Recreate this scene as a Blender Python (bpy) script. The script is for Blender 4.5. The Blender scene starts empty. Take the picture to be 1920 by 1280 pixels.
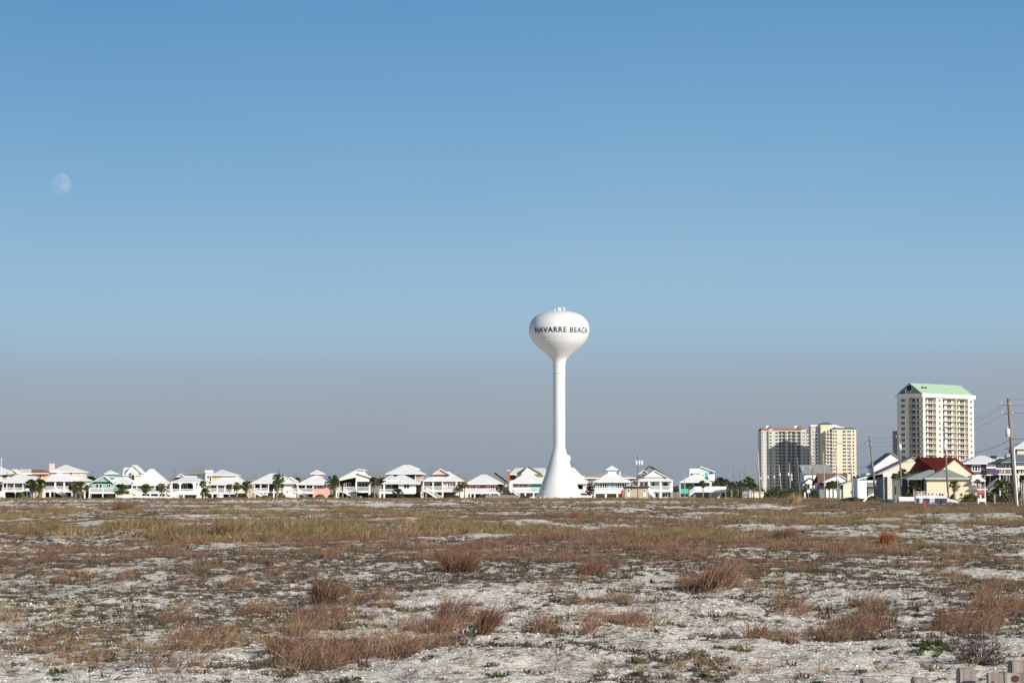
import bpy, math, random
import numpy as np
from mathutils import Vector, Matrix

# ------------------------------------------------------------------ camera, sky, sun, exposure
C = bpy.context.scene
col = C.collection
EYE = 2.5
F_PX = 4400.0                      # focal length in pixels of the 1920 px wide photograph
TILT = math.atan(280.0 / F_PX)     # camera looks 3.6 degrees above the horizon
SUN_SIDE = math.radians(43)        # sun behind the camera, this far round to the right
SUN_EL = math.radians(23)

cam_data = bpy.data.cameras.new('camera')
cam_data.sensor_width = 36.0
cam_data.lens = 36.0 * F_PX / 1920.0
cam_data.clip_start = 0.5
cam_data.clip_end = 60000
cam = bpy.data.objects.new('camera', cam_data)
col.objects.link(cam)
cam.location = (0, 0, EYE)
cam.rotation_euler = (math.pi / 2 + TILT, 0, 0)
C.camera = cam

sun_from = Vector((math.sin(SUN_SIDE) * math.cos(SUN_EL), -math.cos(SUN_SIDE) * math.cos(SUN_EL), math.sin(SUN_EL)))
sl = bpy.data.lights.new('sun', 'SUN')
sl.energy = 5.0
sl.angle = math.radians(0.5)
sl.color = (1.0, 0.94, 0.85)
so = bpy.data.objects.new('sun', sl)
col.objects.link(so)
so.rotation_euler = sun_from.to_track_quat('Z', 'Y').to_euler()
so.location = sun_from * 300

W = bpy.data.worlds.new('World')
C.world = W
W.use_nodes = True
nt = W.node_tree
nt.nodes.clear()
N = nt.nodes.new
sky = N('ShaderNodeTexSky')
sky.sky_type = 'NISHITA'
sky.sun_disc = False
sky.sun_elevation = SUN_EL
# nishita rotation: sun azimuth measured clockwise from +Y
sky.sun_rotation = math.atan2(sun_from.x, sun_from.y)
sky.air_density = 1.0
sky.dust_density = 0.4
sky.ozone_density = 1.4
geo = N('ShaderNodeTexCoord')
sep = N('ShaderNodeSeparateXYZ')
nt.links.new(geo.outputs['Generated'], sep.inputs[0])
ramp = N('ShaderNodeValToRGB')       # low sky colours painted by height, with a hazy grey band at the horizon
cr = ramp.color_ramp
cr.interpolation = 'B_SPLINE'
mr = N('ShaderNodeMapRange')
mr.inputs['From Min'].default_value = 0.0
mr.inputs['From Max'].default_value = 0.25
hz_n = N('ShaderNodeTexNoise')        # the haze top is slightly uneven
hz_n.inputs['Scale'].default_value = 4.0
hz_n.inputs['Detail'].default_value = 2
hz_m = N('ShaderNodeMath'); hz_m.operation = 'MULTIPLY_ADD'
hz_m.inputs[1].default_value = 0.030
hz_a = N('ShaderNodeMath'); hz_a.operation = 'ADD'; hz_a.inputs[1].default_value = -0.015
nt.links.new(geo.outputs['Generated'], hz_n.inputs['Vector'])
nt.links.new(hz_n.outputs['Fac'], hz_m.inputs[0]); nt.links.new(sep.outputs['Z'], hz_m.inputs[2])
nt.links.new(hz_m.outputs[0], hz_a.inputs[0]); nt.links.new(hz_a.outputs[0], mr.inputs['Value'])
nt.links.new(mr.outputs['Result'], ramp.inputs['Fac'])
SKY_S = 0.055
EXPO = 0.22


def _lin(c): return tuple((v / 255 / 1.055 + .055 / 1.055) ** 2.4 / SKY_S / 2 ** EXPO for v in c)


SKY_RAMP = [(0.0, _lin((143, 153, 167))), (0.055, _lin((149, 159, 172))), (0.11, _lin((155, 165, 177))), (0.17, _lin((157, 170, 183))), (0.205, _lin((157, 175, 190))), (0.24, _lin((157, 182, 202))),
            (0.30, _lin((156, 190, 213))), (0.40, _lin((145, 183, 211))), (0.52, _lin((130, 174, 209))), (0.66, _lin((113, 163, 204))), (0.82, _lin((100, 151, 197))), (1.0, _lin((86, 138, 188)))]
cr.elements[0].position = 0.0
cr.elements[1].position = 1.0
for p, c in SKY_RAMP[1:-1]:
    cr.elements.new(p)
for e, (p, c) in zip(cr.elements, SKY_RAMP):
    e.position = p
    e.color = (c[0] / 20, c[1] / 20, c[2] / 20, 1)
scl = N('ShaderNodeVectorMath'); scl.operation = 'SCALE'
scl.inputs['Scale'].default_value = 20.0
nt.links.new(ramp.outputs['Color'], scl.inputs[0])
mixf = N('ShaderNodeMapRange')      # the painted low sky gives way to the sky texture higher up
mixf.interpolation_type = 'SMOOTHSTEP'
mixf.inputs['From Min'].default_value = 0.24
mixf.inputs['From Max'].default_value = 0.62
nt.links.new(sep.outputs['Z'], mixf.inputs['Value'])
mx = N('ShaderNodeMix'); mx.data_type = 'RGBA'
nt.links.new(mixf.outputs['Result'], mx.inputs['Factor'])
nt.links.new(scl.outputs[0], mx.inputs['A'])
nt.links.new(sky.outputs[0], mx.inputs['B'])
bg = N('ShaderNodeBackground')
bg.inputs['Strength'].default_value = SKY_S
out = N('ShaderNodeOutputWorld')
nt.links.new(mx.outputs['Result'], bg.inputs['Color'])
nt.links.new(bg.outputs[0], out.inputs[0])

C.view_settings.view_transform = 'Standard'
C.view_settings.look = 'None'
C.view_settings.exposure = EXPO
C.view_settings.gamma = 1.0
C.view_settings.use_curve_mapping = False
try:
    C.cycles.max_bounces = 6
    C.cycles.transparent_max_bounces = 8
except Exception:
    pass

# ------------------------------------------------------------------ photo <-> world
ct, st = math.cos(TILT), math.sin(TILT)


def world(px, py, D):
    """point at distance D (along Y) seen at photo pixel px, py"""
    dx, dy = px - 960.0, 640.0 - py
    y = F_PX * ct - dy * st
    return dx / y * D, EYE + (F_PX * st + dy * ct) / y * D


def WX(px, D, py=905): return world(px, py, D)[0]
def WZ(py, D): return world(960, py, D)[1]


# ------------------------------------------------------------------ materials
MATS = {}


def mat(name, rgb, rough=0.75, var=0.08, scale=1.5, spec=0.3, metal=0.0, bump=0.0, bscale=8.0, siding=0.0, seams=0.0,
        objvar=0.0, translucent=0.0, streak=0.0, rgb2=None):
    if name in MATS:
        return MATS[name]
    m = bpy.data.materials.new(name)
    m.use_nodes = True
    t = m.node_tree
    b = t.nodes['Principled BSDF']
    b.inputs['Roughness'].default_value = rough
    b.inputs['Metallic'].default_value = metal
    b.inputs['Specular IOR Level'].default_value = spec
    tc = t.nodes.new('ShaderNodeTexCoord')
    n = t.nodes.new('ShaderNodeTexNoise')
    n.inputs['Scale'].default_value = scale
    n.inputs['Detail'].default_value = 5
    vec = tc.outputs['Object']
    if streak:
        mp = t.nodes.new('ShaderNodeMapping')
        mp.inputs['Scale'].default_value = (1, 1, streak)
        t.links.new(vec, mp.inputs[0]); vec = mp.outputs[0]
    t.links.new(vec, n.inputs['Vector'])
    r = t.nodes.new('ShaderNodeMapRange')
    r.inputs['From Min'].default_value = 0.3
    r.inputs['From Max'].default_value = 0.7
    r.inputs['To Min'].default_value = 1 - var
    r.inputs['To Max'].default_value = 1 + var
    t.links.new(n.outputs['Fac'], r.inputs['Value'])
    val = r.outputs['Result']
    if objvar:
        oi = t.nodes.new('ShaderNodeObjectInfo')
        r2 = t.nodes.new('ShaderNodeMapRange')
        r2.inputs['To Min'].default_value = 1 - objvar
        r2.inputs['To Max'].default_value = 1 + objvar
        t.links.new(oi.outputs['Random'], r2.inputs['Value'])
        mu = t.nodes.new('ShaderNodeMath'); mu.operation = 'MULTIPLY'
        t.links.new(val, mu.inputs[0]); t.links.new(r2.outputs['Result'], mu.inputs[1])
        val = mu.outputs[0]
    s = t.nodes.new('ShaderNodeVectorMath'); s.operation = 'SCALE'
    s.inputs[0].default_value = rgb[:3]
    t.links.new(val, s.inputs['Scale'])
    if rgb2:      # each plant takes its own tint between the two colours
        oi2 = t.nodes.new('ShaderNodeObjectInfo'); fr_ = t.nodes.new('ShaderNodeMath'); fr_.operation = 'FRACT'
        m7 = t.nodes.new('ShaderNodeMath'); m7.operation = 'MULTIPLY'; m7.inputs[1].default_value = 7.13
        t.links.new(oi2.outputs['Random'], m7.inputs[0]); t.links.new(m7.outputs[0], fr_.inputs[0])
        mc = t.nodes.new('ShaderNodeMix'); mc.data_type = 'RGBA'
        mc.inputs['A'].default_value = (*rgb, 1); mc.inputs['B'].default_value = (*rgb2, 1)
        t.links.new(fr_.outputs[0], mc.inputs['Factor']); t.links.new(mc.outputs['Result'], s.inputs[0])
    t.links.new(s.outputs[0], b.inputs['Base Color'])
    hsrc = None
    if siding or seams:
        w = t.nodes.new('ShaderNodeTexWave')
        w.wave_type = 'BANDS'
        w.bands_direction = 'Z' if siding else 'X'
        w.wave_profile = 'SAW' if siding else 'SIN'
        w.inputs['Scale'].default_value = siding or seams
        t.links.new(tc.outputs['Object'], w.inputs['Vector'])
        hsrc = w.outputs['Fac']; bd = 0.02; bs = 0.5
    elif bump:
        n2 = t.nodes.new('ShaderNodeTexNoise')
        n2.inputs['Scale'].default_value = bscale
        n2.inputs['Detail'].default_value = 6
        t.links.new(vec, n2.inputs['Vector'])
        hsrc = n2.outputs['Fac']; bd = bump; bs = 1.0
    if hsrc is not None:
        bp = t.nodes.new('ShaderNodeBump')
        bp.inputs['Distance'].default_value = bd
        bp.inputs['Strength'].default_value = bs
        t.links.new(hsrc, bp.inputs['Height'])
        t.links.new(bp.outputs[0], b.inputs['Normal'])
    if translucent:
        tr = t.nodes.new('ShaderNodeBsdfTranslucent')
        t.links.new(s.outputs[0], tr.inputs['Color'])
        ms = t.nodes.new('ShaderNodeMixShader')
        ms.inputs[0].default_value = translucent
        t.links.new(b.outputs[0], ms.inputs[1]); t.links.new(tr.outputs[0], ms.inputs[2])
        t.links.new(ms.outputs[0], t.nodes['Material Output'].inputs['Surface'])
    MATS[name] = m
    return m


WHITE = mat('white_painted_wood', (.78, .77, .75), .6, .05)
ROOFW = mat('white_metal_roof', (.73, .73, .72), .45, .05, .6, seams=1.2)
ROOFG = mat('grey_shingle_roof', (.25, .25, .245), .9, .18, 3, bump=.02, bscale=5)
ROOFL = mat('light_grey_roof', (.42, .43, .43), .85, .1, 2, bump=.01)
ROOFB = mat('brown_shingle_roof', (.20, .10, .075), .9, .18, 3, bump=.02)
ROOFT = mat('tan_shingle_roof', (.40, .35, .29), .9, .15, 3, bump=.02)
ROOFR = mat('red_shingle_roof', (.22, .030, .019), .9, .12, 2, bump=.01)
ROOFTC = mat('terracotta_roof', (.30, .12, .085), .85, .12, 2)
ROOFGN = mat('pale_green_metal_roof', (.36, .52, .36), .5, .05, .3)
ROOFTL = mat('teal_metal_roof', (.05, .24, .25), .5, .08, .3)
ROOFSG = mat('sage_grey_shingle_roof', (.27, .30, .29), .9, .15, 3, bump=.02)
DARK = mat('dark_shade_screen', (.022, .022, .026), .8, .3, 2)  # shade of porches and undersides put into a near-black colour
GLASS = mat('dark_window_glass', (.016, .02, .028), .12, .2, .8, spec=.5)
CONC = mat('grey_concrete', (.33, .32, .30), .9, .12, 1.5)
CHAR = mat('dark_flat_roofing', (.035, .035, .038), .9, .2, 2)
WOODG = mat('weathered_grey_wood', (.24, .215, .20), .9, .25, 2, bump=.01, bscale=6)
POLEW = mat('pole_wood', (.20, .165, .135), .9, .25, 1.2, bump=.01, bscale=4, streak=.15)
POLEL = mat('pale_pole_wood', (.42, .36, .30), .9, .2, 1.2, bump=.01, bscale=4, streak=.15)
GALV = mat('galvanised_metal', (.50, .51, .52), .5, .1, 2, metal=.3)
CAN = mat('grey_transformer_paint', (.62, .63, .64), .5, .05)
WIRE = mat('black_cable', (.035, .035, .04), .7, .1)
TOWERW = mat('white_tank_paint', (.68, .68, .68), .38, .055, .12, spec=.4, streak=.3)
BLACKP = mat('black_lettering_paint', (.012, .012, .016), .6, .1)


def wall(name, rgb): return mat(name, rgb, .75, .06, 1.0, siding=3.2)


CREAM = wall('cream_siding', (.76, .70, .56)); YELLOW = wall('yellow_siding', (.72, .65, .48))
ORANGE = wall('orange_siding', (.70, .46, .24)); GOLD = wall('golden_siding', (.74, .53, .27))
PINK = wall('pink_siding', (.74, .50, .46)); SALMON = wall('salmon_siding', (.62, .37, .31))
ROSE = wall('rose_pink_siding', (.76, .44, .47)); PEACH = wall('peach_siding', (.60, .44, .34))
GREEN = wall('sea_green_siding', (.27, .45, .37)); TEAL = wall('teal_siding', (.07, .46, .43))
MINT = wall('pale_mint_siding', (.50, .66, .58)); BLUE = wall('slate_blue_siding', (.28, .42, .50))
WSID = wall('white_siding', (.76, .76, .75)); TANS = wall('tan_siding', (.46, .38, .28))
BEIGE = wall('beige_siding', (.58, .55, .49)); PURPLE = wall('purple_siding', (.11, .065, .125))
LCREAM = wall('pale_cream_siding', (.74, .70, .62)); BRICK = mat('red_brick', (.40, .13, .08), .9, .2, 4)
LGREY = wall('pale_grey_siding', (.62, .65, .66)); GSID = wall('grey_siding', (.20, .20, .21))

# ------------------------------------------------------------------ mesh helpers


class MB:
    def __init__(s): s.v = []; s.f = []

    def add(s, vs, fs):
        o = len(s.v)
        s.v += [tuple(p) for p in vs]
        s.f += [tuple(i + o for i in f) for f in fs]
        return s

    def box(s, x0, x1, y0, y1, z0, z1):
        vs = [(x0, y0, z0), (x1, y0, z0), (x1, y1, z0), (x0, y1, z0), (x0, y0, z1), (x1, y0, z1), (x1, y1, z1), (x0, y1, z1)]
        return s.add(vs, [(0, 3, 2, 1), (4, 5, 6, 7), (0, 1, 5, 4), (1, 2, 6, 5), (2, 3, 7, 6), (3, 0, 4, 7)])

    def beam(s, a, b, w, h):
        a, b = Vector(a), Vector(b)
        d = (b - a).normalized()
        up = Vector((0, 0, 1)) if abs(d.z) < .95 else Vector((0, 1, 0))
        r = d.cross(up).normalized() * (w / 2)
        u = r.cross(d).normalized() * (h / 2)
        vs = [a - r - u, a + r - u, a + r + u, a - r + u, b - r - u, b + r - u, b + r + u, b - r + u]
        return s.add(vs, [(0, 1, 2, 3), (7, 6, 5, 4), (0, 4, 5, 1), (1, 5, 6, 2), (2, 6, 7, 3), (3, 7, 4, 0)])

    def tube(s, pts, radii, n=8, cap=True):
        pts = [Vector(p) for p in pts]
        rings = []
        for i, p in enumerate(pts):
            d = (pts[min(i + 1, len(pts) - 1)] - pts[max(i - 1, 0)]).normalized()
            up = Vector((0, 0, 1)) if abs(d.z) < .9 else Vector((1, 0, 0))
            a = d.cross(up).normalized(); b = d.cross(a).normalized()
            rings.append([p + (a * math.cos(2 * math.pi * k / n) + b * math.sin(2 * math.pi * k / n)) * radii[i] for k in range(n)])
        vs = [q for r in rings for q in r]
        fs = []
        for i in range(len(pts) - 1):
            for k in range(n):
                k2 = (k + 1) % n
                fs.append((i * n + k, i * n + k2, (i + 1) * n + k2, (i + 1) * n + k))
        if cap:
            fs.append(tuple(range(n))[::-1]); fs.append(tuple(range((len(pts) - 1) * n, len(pts) * n)))
        return s.add(vs, fs)

    def lathe(s, prof, n=48, cx=0, cy=0):
        vs = []; fs = []
        for r, z in prof:
            for k in range(n):
                a = 2 * math.pi * k / n
                vs.append((cx + r * math.cos(a), cy + r * math.sin(a), z))
        for i in range(len(prof) - 1):
            for k in range(n):
                k2 = (k + 1) % n
                fs.append((i * n + k, i * n + k2, (i + 1) * n + k2, (i + 1) * n + k))
        return s.add(vs, fs)

    def mesh(s, name, smooth=False):
        me = bpy.data.meshes.new(name)
        me.from_pydata(s.v, [], s.f)
        if smooth:
            me.polygons.foreach_set('use_smooth', [True] * len(me.polygons))
        me.update()
        return me

    def build(s, name, m, parent=None, smooth=False, loc=None):
        me = s.mesh(name, smooth)
        me.materials.append(m)
        o = bpy.data.objects.new(name, me)
        col.objects.link(o)
        if parent is not None:
            o.parent = parent
        if loc is not None:
            o.location = loc
        return o


def obj_from(me, name, parent=None, loc=(0, 0, 0), rot=(0, 0, 0), scale=(1, 1, 1)):
    o = bpy.data.objects.new(name, me)
    col.objects.link(o)
    if parent is not None:
        o.parent = parent
    o.location = loc; o.rotation_euler = rot; o.scale = scale
    return o


def tag(o, label=None, cat=None, group=None, kind=None):
    if label: o['label'] = label
    if cat: o['category'] = cat
    if group: o['group'] = group
    if kind: o['kind'] = kind
    return o


def root(name, label, cat, loc, rz=0, group=None):
    o = bpy.data.objects.new(name, None)
    o.empty_display_size = .5
    col.objects.link(o)
    o.location = loc; o.rotation_euler = (0, 0, rz)
    return tag(o, label, cat, group)


# ------------------------------------------------------------------ terrain
def _hash(ix, iy, seed):
    h = (ix.astype(np.int64) * 374761393 + iy.astype(np.int64) * 668265263 + seed * 982451653) & 0x7fffffff
    h = ((h ^ (h >> 13)) * 1274126177) & 0x7fffffff
    h = (h ^ (h >> 16)) & 0xffffff
    return h / float(0xffffff)


def vnoise(x, y, seed=0):
    x = np.asarray(x, float); y = np.asarray(y, float)
    ix = np.floor(x); iy = np.floor(y)
    fx = x - ix; fy = y - iy
    fx = fx * fx * fx * (fx * (fx * 6 - 15) + 10); fy = fy * fy * fy * (fy * (fy * 6 - 15) + 10)
    a = _hash(ix, iy, seed); b = _hash(ix + 1, iy, seed); c = _hash(ix, iy + 1, seed); d = _hash(ix + 1, iy + 1, seed)
    return (a * (1 - fx) + b * fx) * (1 - fy) + (c * (1 - fx) + d * fx) * fy


def fbm(x, y, seed=0, oct=4):
    s = 0; a = .5; t = 0
    for i in range(oct):
        s = s + a * vnoise(x * 2 ** i + 17.3 * i, y * 2 ** i + 5.1 * i, seed + i); t += a; a *= .5
    return s / t


def sstep(a, b, x):
    t = np.clip((np.asarray(x, float) - a) / (b - a), 0, 1)
    return t * t * (3 - 2 * t)


BANKS = [(px_, 11000.0 / (py_ - 920.0), w_, h_) for px_, py_, w_, h_ in ((115, 957, 34, .45), (60, 979, 60, .3), (700, 948, 70, .42), (830, 948, 50, .45), (560, 957, 50, .3), (1420, 954, 60, .45), (1330, 963, 50, .3),
         (1560, 962, 70, .38), (1850, 972, 90, .40), (1680, 976, 60, .3), (250, 977, 60, .3), (430, 958, 50, .3), (890, 1013, 30, .12), (1000, 990, 60, .25), (1180, 958, 60, .3), (1140, 990, 50, .2), (330, 984, 70, .25), (960, 1210, 260, .10), (1620, 1205, 240, .10), (1240, 1125, 160, .1), (850, 1110, 60, .12), (300, 1165, 60, .12))]


def banks(X, Y):
    """low bare sand banks: height and cover mask"""
    h = 0.0; m = 0.0
    for px_, D_, w_, hh in BANKS:
        x0 = (px_ - 960) / F_PX * D_; wx = w_ / F_PX * D_; wy = max(2.0, D_ * .045)
        g = np.exp(-((X - x0 - 0.25 * wx * np.sin(Y / 3.0)) / wx) ** 2 - ((Y - D_) / wy) ** 2)
        g = g * (.45 + .9 * vnoise(X / (wx * .3 + .4), Y / (wy * .5), 55)) * .9
        h = h + hh * g; m = np.maximum(m, g * (Y < D_ + wy * .4))
    return h, m


def road_x(Y): return 56.5 + 0.03 * (Y - 300)


def hfun(X, Y, fine=True):
    X = np.asarray(X, float); Y = np.asarray(Y, float)
    far = 1 - sstep(520, 580, Y)
    h = .55 * sstep(450, 570, Y)
    rx = road_x(Y)
    rd = sstep(-22, -6, X - rx) * sstep(150, 230, Y)      # the ground rises towards the road
    h = np.maximum(h, .55 * rd)
    und = (fbm(X / 26, Y / 38, 3, 3) - .5) * .80 + (fbm(X / 5, Y / 8, 9, 3) - .5) * .34 * sstep(20, 60, Y)
    lump = (fbm(X / 1.1, Y / 1.4, 21, 3) - .5) * .16
    clear = far * (1 - .95 * rd)
    h = h + und * clear * sstep(12, 30, Y) + lump * (1 - .9 * rd) * far
    # grassy dune ridge across the left and middle
    ridge = np.exp(-((Y - 158 - 8 * np.sin(X / 14)) / 17) ** 2) * sstep(-34, -24, X) * (1 - sstep(-3, 10, X))
    h = h + .42 * ridge
    h = h + banks(X, Y)[0] * (1 - rd)
    ridge2 = np.exp(-((Y - 500) / 22) ** 2) * (1 - sstep(20, 45, X)) * .30
    h = h + ridge2
    if fine:
        h = h + (fbm(X / .32, Y / .32, 33, 2) - .5) * .07 * far * (1 - sstep(60, 110, Y)) * (1 - rd)
    return h


def gz(x, y): return float(hfun(np.array([x]), np.array([y]))[0])


def grid_ground():
    ys = np.concatenate([np.linspace(-300, 8, 14), 10 * (1.00735 ** np.arange(1, 575)), np.array([700, 800, 1000, 1300, 1700, 2300, 3500, 6000, 12000, 25000])])
    uc = np.linspace(-.27, .27, 470)
    u = np.concatenate([-np.array([6, 3, 1.6, .9, .6, .45, .36, .31]), uc, np.array([.31, .36, .45, .6, .9, 1.6, 3, 6])])
    U, Y = np.meshgrid(u, ys)
    X = U * np.maximum(Y, 12)
    Xn = X
    Z = hfun(Xn, Y)
    Z[Y > 640] = .55
    nr, nc = X.shape
    co = np.stack([X, Y, Z], -1).reshape(-1, 3)
    idx = np.arange(nr * nc).reshape(nr, nc)
    q = np.stack([idx[:-1, :-1], idx[:-1, 1:], idx[1:, 1:], idx[1:, :-1]], -1).reshape(-1, 4)
    return co, q


def np_mesh(name, co, faces):
    me = bpy.data.meshes.new(name)
    k = faces.shape[1]
    me.vertices.add(len(co)); me.vertices.foreach_set('co', co.astype(np.float32).ravel())
    me.loops.add(faces.size); me.loops.foreach_set('vertex_index', faces.astype(np.int32).ravel())
    me.polygons.add(len(faces)); me.polygons.foreach_set('loop_start', np.arange(0, faces.size, k, dtype=np.int32))
    me.polygons.foreach_set('loop_total', np.full(len(faces), k, dtype=np.int32))
    me.update(calc_edges=True)
    me.validate()
    return me


def sand_material():
    m = bpy.data.materials.new('pale_beach_sand')
    m.use_nodes = True
    t = m.node_tree; b = t.nodes['Principled BSDF']
    b.inputs['Roughness'].default_value = .95
    b.inputs['Specular IOR Level'].default_value = .1
    tc = t.nodes.new('ShaderNodeTexCoord').outputs['Object']

    def noise(scale, detail=4, rough=.55, vec=None, stretch=None):
        n = t.nodes.new('ShaderNodeTexNoise')
        n.inputs['Scale'].default_value = scale; n.inputs['Detail'].default_value = detail; n.inputs['Roughness'].default_value = rough
        v = tc
        if stretch:
            mp = t.nodes.new('ShaderNodeMapping'); mp.inputs['Scale'].default_value = stretch
            t.links.new(tc, mp.inputs[0]); v = mp.outputs[0]
        t.links.new(v, n.inputs['Vector'])
        return n.outputs['Fac']

    def ramp(fac, a, bb):
        r = t.nodes.new('ShaderNodeMapRange'); r.interpolation_type = 'SMOOTHSTEP'
        r.inputs['From Min'].default_value = a; r.inputs['From Max'].default_value = bb
        t.links.new(fac, r.inputs['Value']); return r.outputs['Result']

    def mix(f, a, bb):
        n = t.nodes.new('ShaderNodeMix'); n.data_type = 'RGBA'
        t.links.new(f, n.inputs['Factor'])
        for s, k in ((a, 'A'), (bb, 'B')):
            if isinstance(s, tuple): n.inputs[k].default_value = (*s, 1)
            else: t.links.new(s, n.inputs[k])
        return n.outputs['Result']

    def mul(a, bb):
        n = t.nodes.new('ShaderNodeMath'); n.operation = 'MULTIPLY'
        for i, s in enumerate((a, bb)):
            if isinstance(s, float): n.inputs[i].default_value = s
            else: t.links.new(s, n.inputs[i])
        return n.outputs[0]
    base = mix(ramp(noise(.9, 5), .35, .7), (.82, .755, .66), (.72, .655, .57))
    # dead plant litter lying in the sand
    lit = mul(ramp(noise(5.5, 6, .75, stretch=(1, .6, 1)), .53, .58), ramp(noise(.16, 4), .25, .48))
    base = mix(mul(lit, .85), base, (.13, .10, .08))
    grains = ramp(noise(42, 3, .6), .58, .68)
    base = mix(mul(grains, .55), base, (.24, .21, .18))
    moss = mul(ramp(noise(1.7, 6, .7), .50, .60), ramp(noise(.09, 4), .36, .56))
    base = mix(mul(moss, .6), base, (.20, .15, .105))
    t.links.new(base, b.inputs['Base Color'])
    bp = t.nodes.new('ShaderNodeBump'); bp.inputs['Distance'].default_value = .09; bp.inputs['Strength'].default_value = 1
    t.links.new(noise(4.5, 8, .62), bp.inputs['Height'])
    t.links.new(bp.outputs[0], b.inputs['Normal'])
    return m


co, q = grid_ground()
gm = np_mesh('sand_ground', co, q)
gm.materials.append(sand_material())
gm.polygons.foreach_set('use_smooth', [True] * len(gm.polygons))
go = bpy.data.objects.new('sand_ground', gm)
col.objects.link(go)
tag(go, kind='structure')

# road: asphalt strip with a pale sandy shoulder, following the poles
asph = mat('grey_asphalt', (.10, .10, .105), .9, .15, .8, bump=.01, bscale=10)
line = mat('white_road_paint', (.70, .70, .68), .7, .1)


def strip(name, off0, off1, y0, y1, lift, m):
    mb = MB(); n = 110
    vs = []; fs = []
    for i in range(n + 1):
        y = y0 + (y1 - y0) * i / n
        x = road_x(y)
        z = max(gz(x + off0, y), gz(x + off1, y), gz(x, y)) + lift if y < 560 else .55 + lift + .06
        vs += [(x + off0, y, z), (x + off1, y, z)]
    zs = [v[2] for v in vs]
    for i in range(n):
        fs.append((2 * i, 2 * i + 1, 2 * i + 3, 2 * i + 2))
    # smooth heights
    for k in range(6):
        hz = [vs[2 * i][2] for i in range(n + 1)]
        for i in range(1, n):
            zz = (hz[i - 1] + hz[i] + hz[i + 1]) / 3
            vs[2 * i] = (*vs[2 * i][:2], zz); vs[2 * i + 1] = (*vs[2 * i + 1][:2], zz)
    mb.add(vs, fs)
    return tag(mb.build(name, m), kind='structure')


strip('road', -3.6, 3.6, 215, 1100, .06, asph)
strip('road_edge_line', -3.4, -3.27, 215, 1100, .066, line)
strip('road_edge_line', 3.27, 3.4, 215, 1100, .066, line)
# concrete pad under the water tower
TD = 604
# ------------------------------------------------------------------ water tower
tx, _ = world(1048.5, 800, TD)
TG = .55
tw = root('water_tower', 'tall white water tower with black lettering round its bulb and a flared base', 'water tower', (tx, TD, TG))
pxm = F_PX / TD / 1.0


def tz(py): return WZ(py, TD) - TG


TOWER = [(42.5, 934.5), (41.5, 931), (38.5, 922), (33.5, 908), (27.5, 892), (22.5, 877), (17.5, 860), (14, 849), (12.2, 842), (11.3, 838), (11.2, 820), (11.2, 760), (11.2, 700)]
NECK = [(11.2, 700), (11.3, 690), (11.6, 684), (12.5, 678), (15.2, 672.5), (20, 667.5), (26.5, 662), (34, 656), (41, 650), (47.2, 643.5), (52, 636), (55.3, 628.5), (56.8, 621),
        (56.6, 613.5), (54.6, 606), (50.5, 599), (44, 592.8), (35.5, 588), (25, 584.7), (13, 583), (0.05, 582.4)]


def smooth_prof(p, sub=5):
    outp = []
    for i in range(len(p) - 1):
        p0 = p[max(i - 1, 0)]; p1 = p[i]; p2 = p[i + 1]; p3 = p[min(i + 2, len(p) - 1)]
        for k in range(sub):
            t = k / sub
            outp.append(tuple(.5 * ((2 * p1[j]) + (-p0[j] + p2[j]) * t + (2 * p0[j] - 5 * p1[j] + 4 * p2[j] - p3[j]) * t * t + (-p0[j] + 3 * p1[j] - 3 * p2[j] + p3[j]) * t ** 3) for j in range(2)))
    outp.append(p[-1])
    return outp


prof1 = [(r / pxm, tz(y)) for r, y in smooth_prof(TOWER)]
prof2 = [(r / pxm, tz(y)) for r, y in smooth_prof(NECK)]
MB().lathe([(prof1[0][0], -1)] + prof1, 96).build('flared_base', TOWERW, tw, True)
MB().lathe([(p[0] + .004, p[1]) for p in prof2], 96).build('tank_bulb', TOWERW, tw, True)


def rad_at(z):
    for (r0, z0), (r1, z1) in zip(prof2[10:], prof2[11:]):
        if z0 <= z <= z1:
            return r0 + (r1 - r0) * (z - z0) / max(z1 - z0, 1e-6)
    return prof2[60][0]


# weld ridges and rings
for yy, dr in ((686, .10), (698.8, .14)):
    r = 11.3 / pxm + dr; z = tz(yy)
    MB().lathe([(11.0 / pxm, z - .12), (r, z - .12), (r, z + .12), (11.0 / pxm, z + .12)], 48).build('ring_flange', TOWERW, tw)
zb = tz(640.5)
rb = rad_at(zb)
MB().lathe([(rb - .1, zb - .05), (rb + .05, zb - .03), (rb + .04, zb + .03), (rb - .1, zb + .05)], 96).build('weld_seam', TOWERW, tw, True)

# lettering wrapped round the tank
cu = bpy.data.curves.new('letters', 'FONT')
cu.body = 'NAVARRE BEACH'
cu.size = 1.0
cu.align_x = 'LEFT'
cu.offset = .022
cu.resolution_u = 4
cu.space_character = 1.12
tmp = bpy.data.objects.new('tmp_text', cu)
col.objects.link(tmp)
bpy.context.view_layer.update()
dg = bpy.context.evaluated_depsgraph_get()
me = bpy.data.meshes.new_from_object(tmp.evaluated_get(dg))
bpy.data.objects.remove(tmp)
import bmesh
bm = bmesh.new(); bm.from_mesh(me)
bmesh.ops.triangulate(bm, faces=bm.faces)
for _ in range(3):
    bmesh.ops.subdivide_edges(bm, edges=[e for e in bm.edges if e.calc_length() > .12], cuts=1)
    bmesh.ops.triangulate(bm, faces=bm.faces)
bm.to_mesh(me); bm.free()
n = len(me.vertices)
vc = np.zeros(n * 3); me.vertices.foreach_get('co', vc); vc = vc.reshape(-1, 3)
x0, x1 = vc[:, 0].min(), vc[:, 0].max(); y0, y1 = vc[:, 1].min(), vc[:, 1].max()
zt, zbm = tz(616.2), tz(626.4)
a0, a1 = math.radians(-53), math.radians(66)
newc = np.zeros_like(vc)
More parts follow.
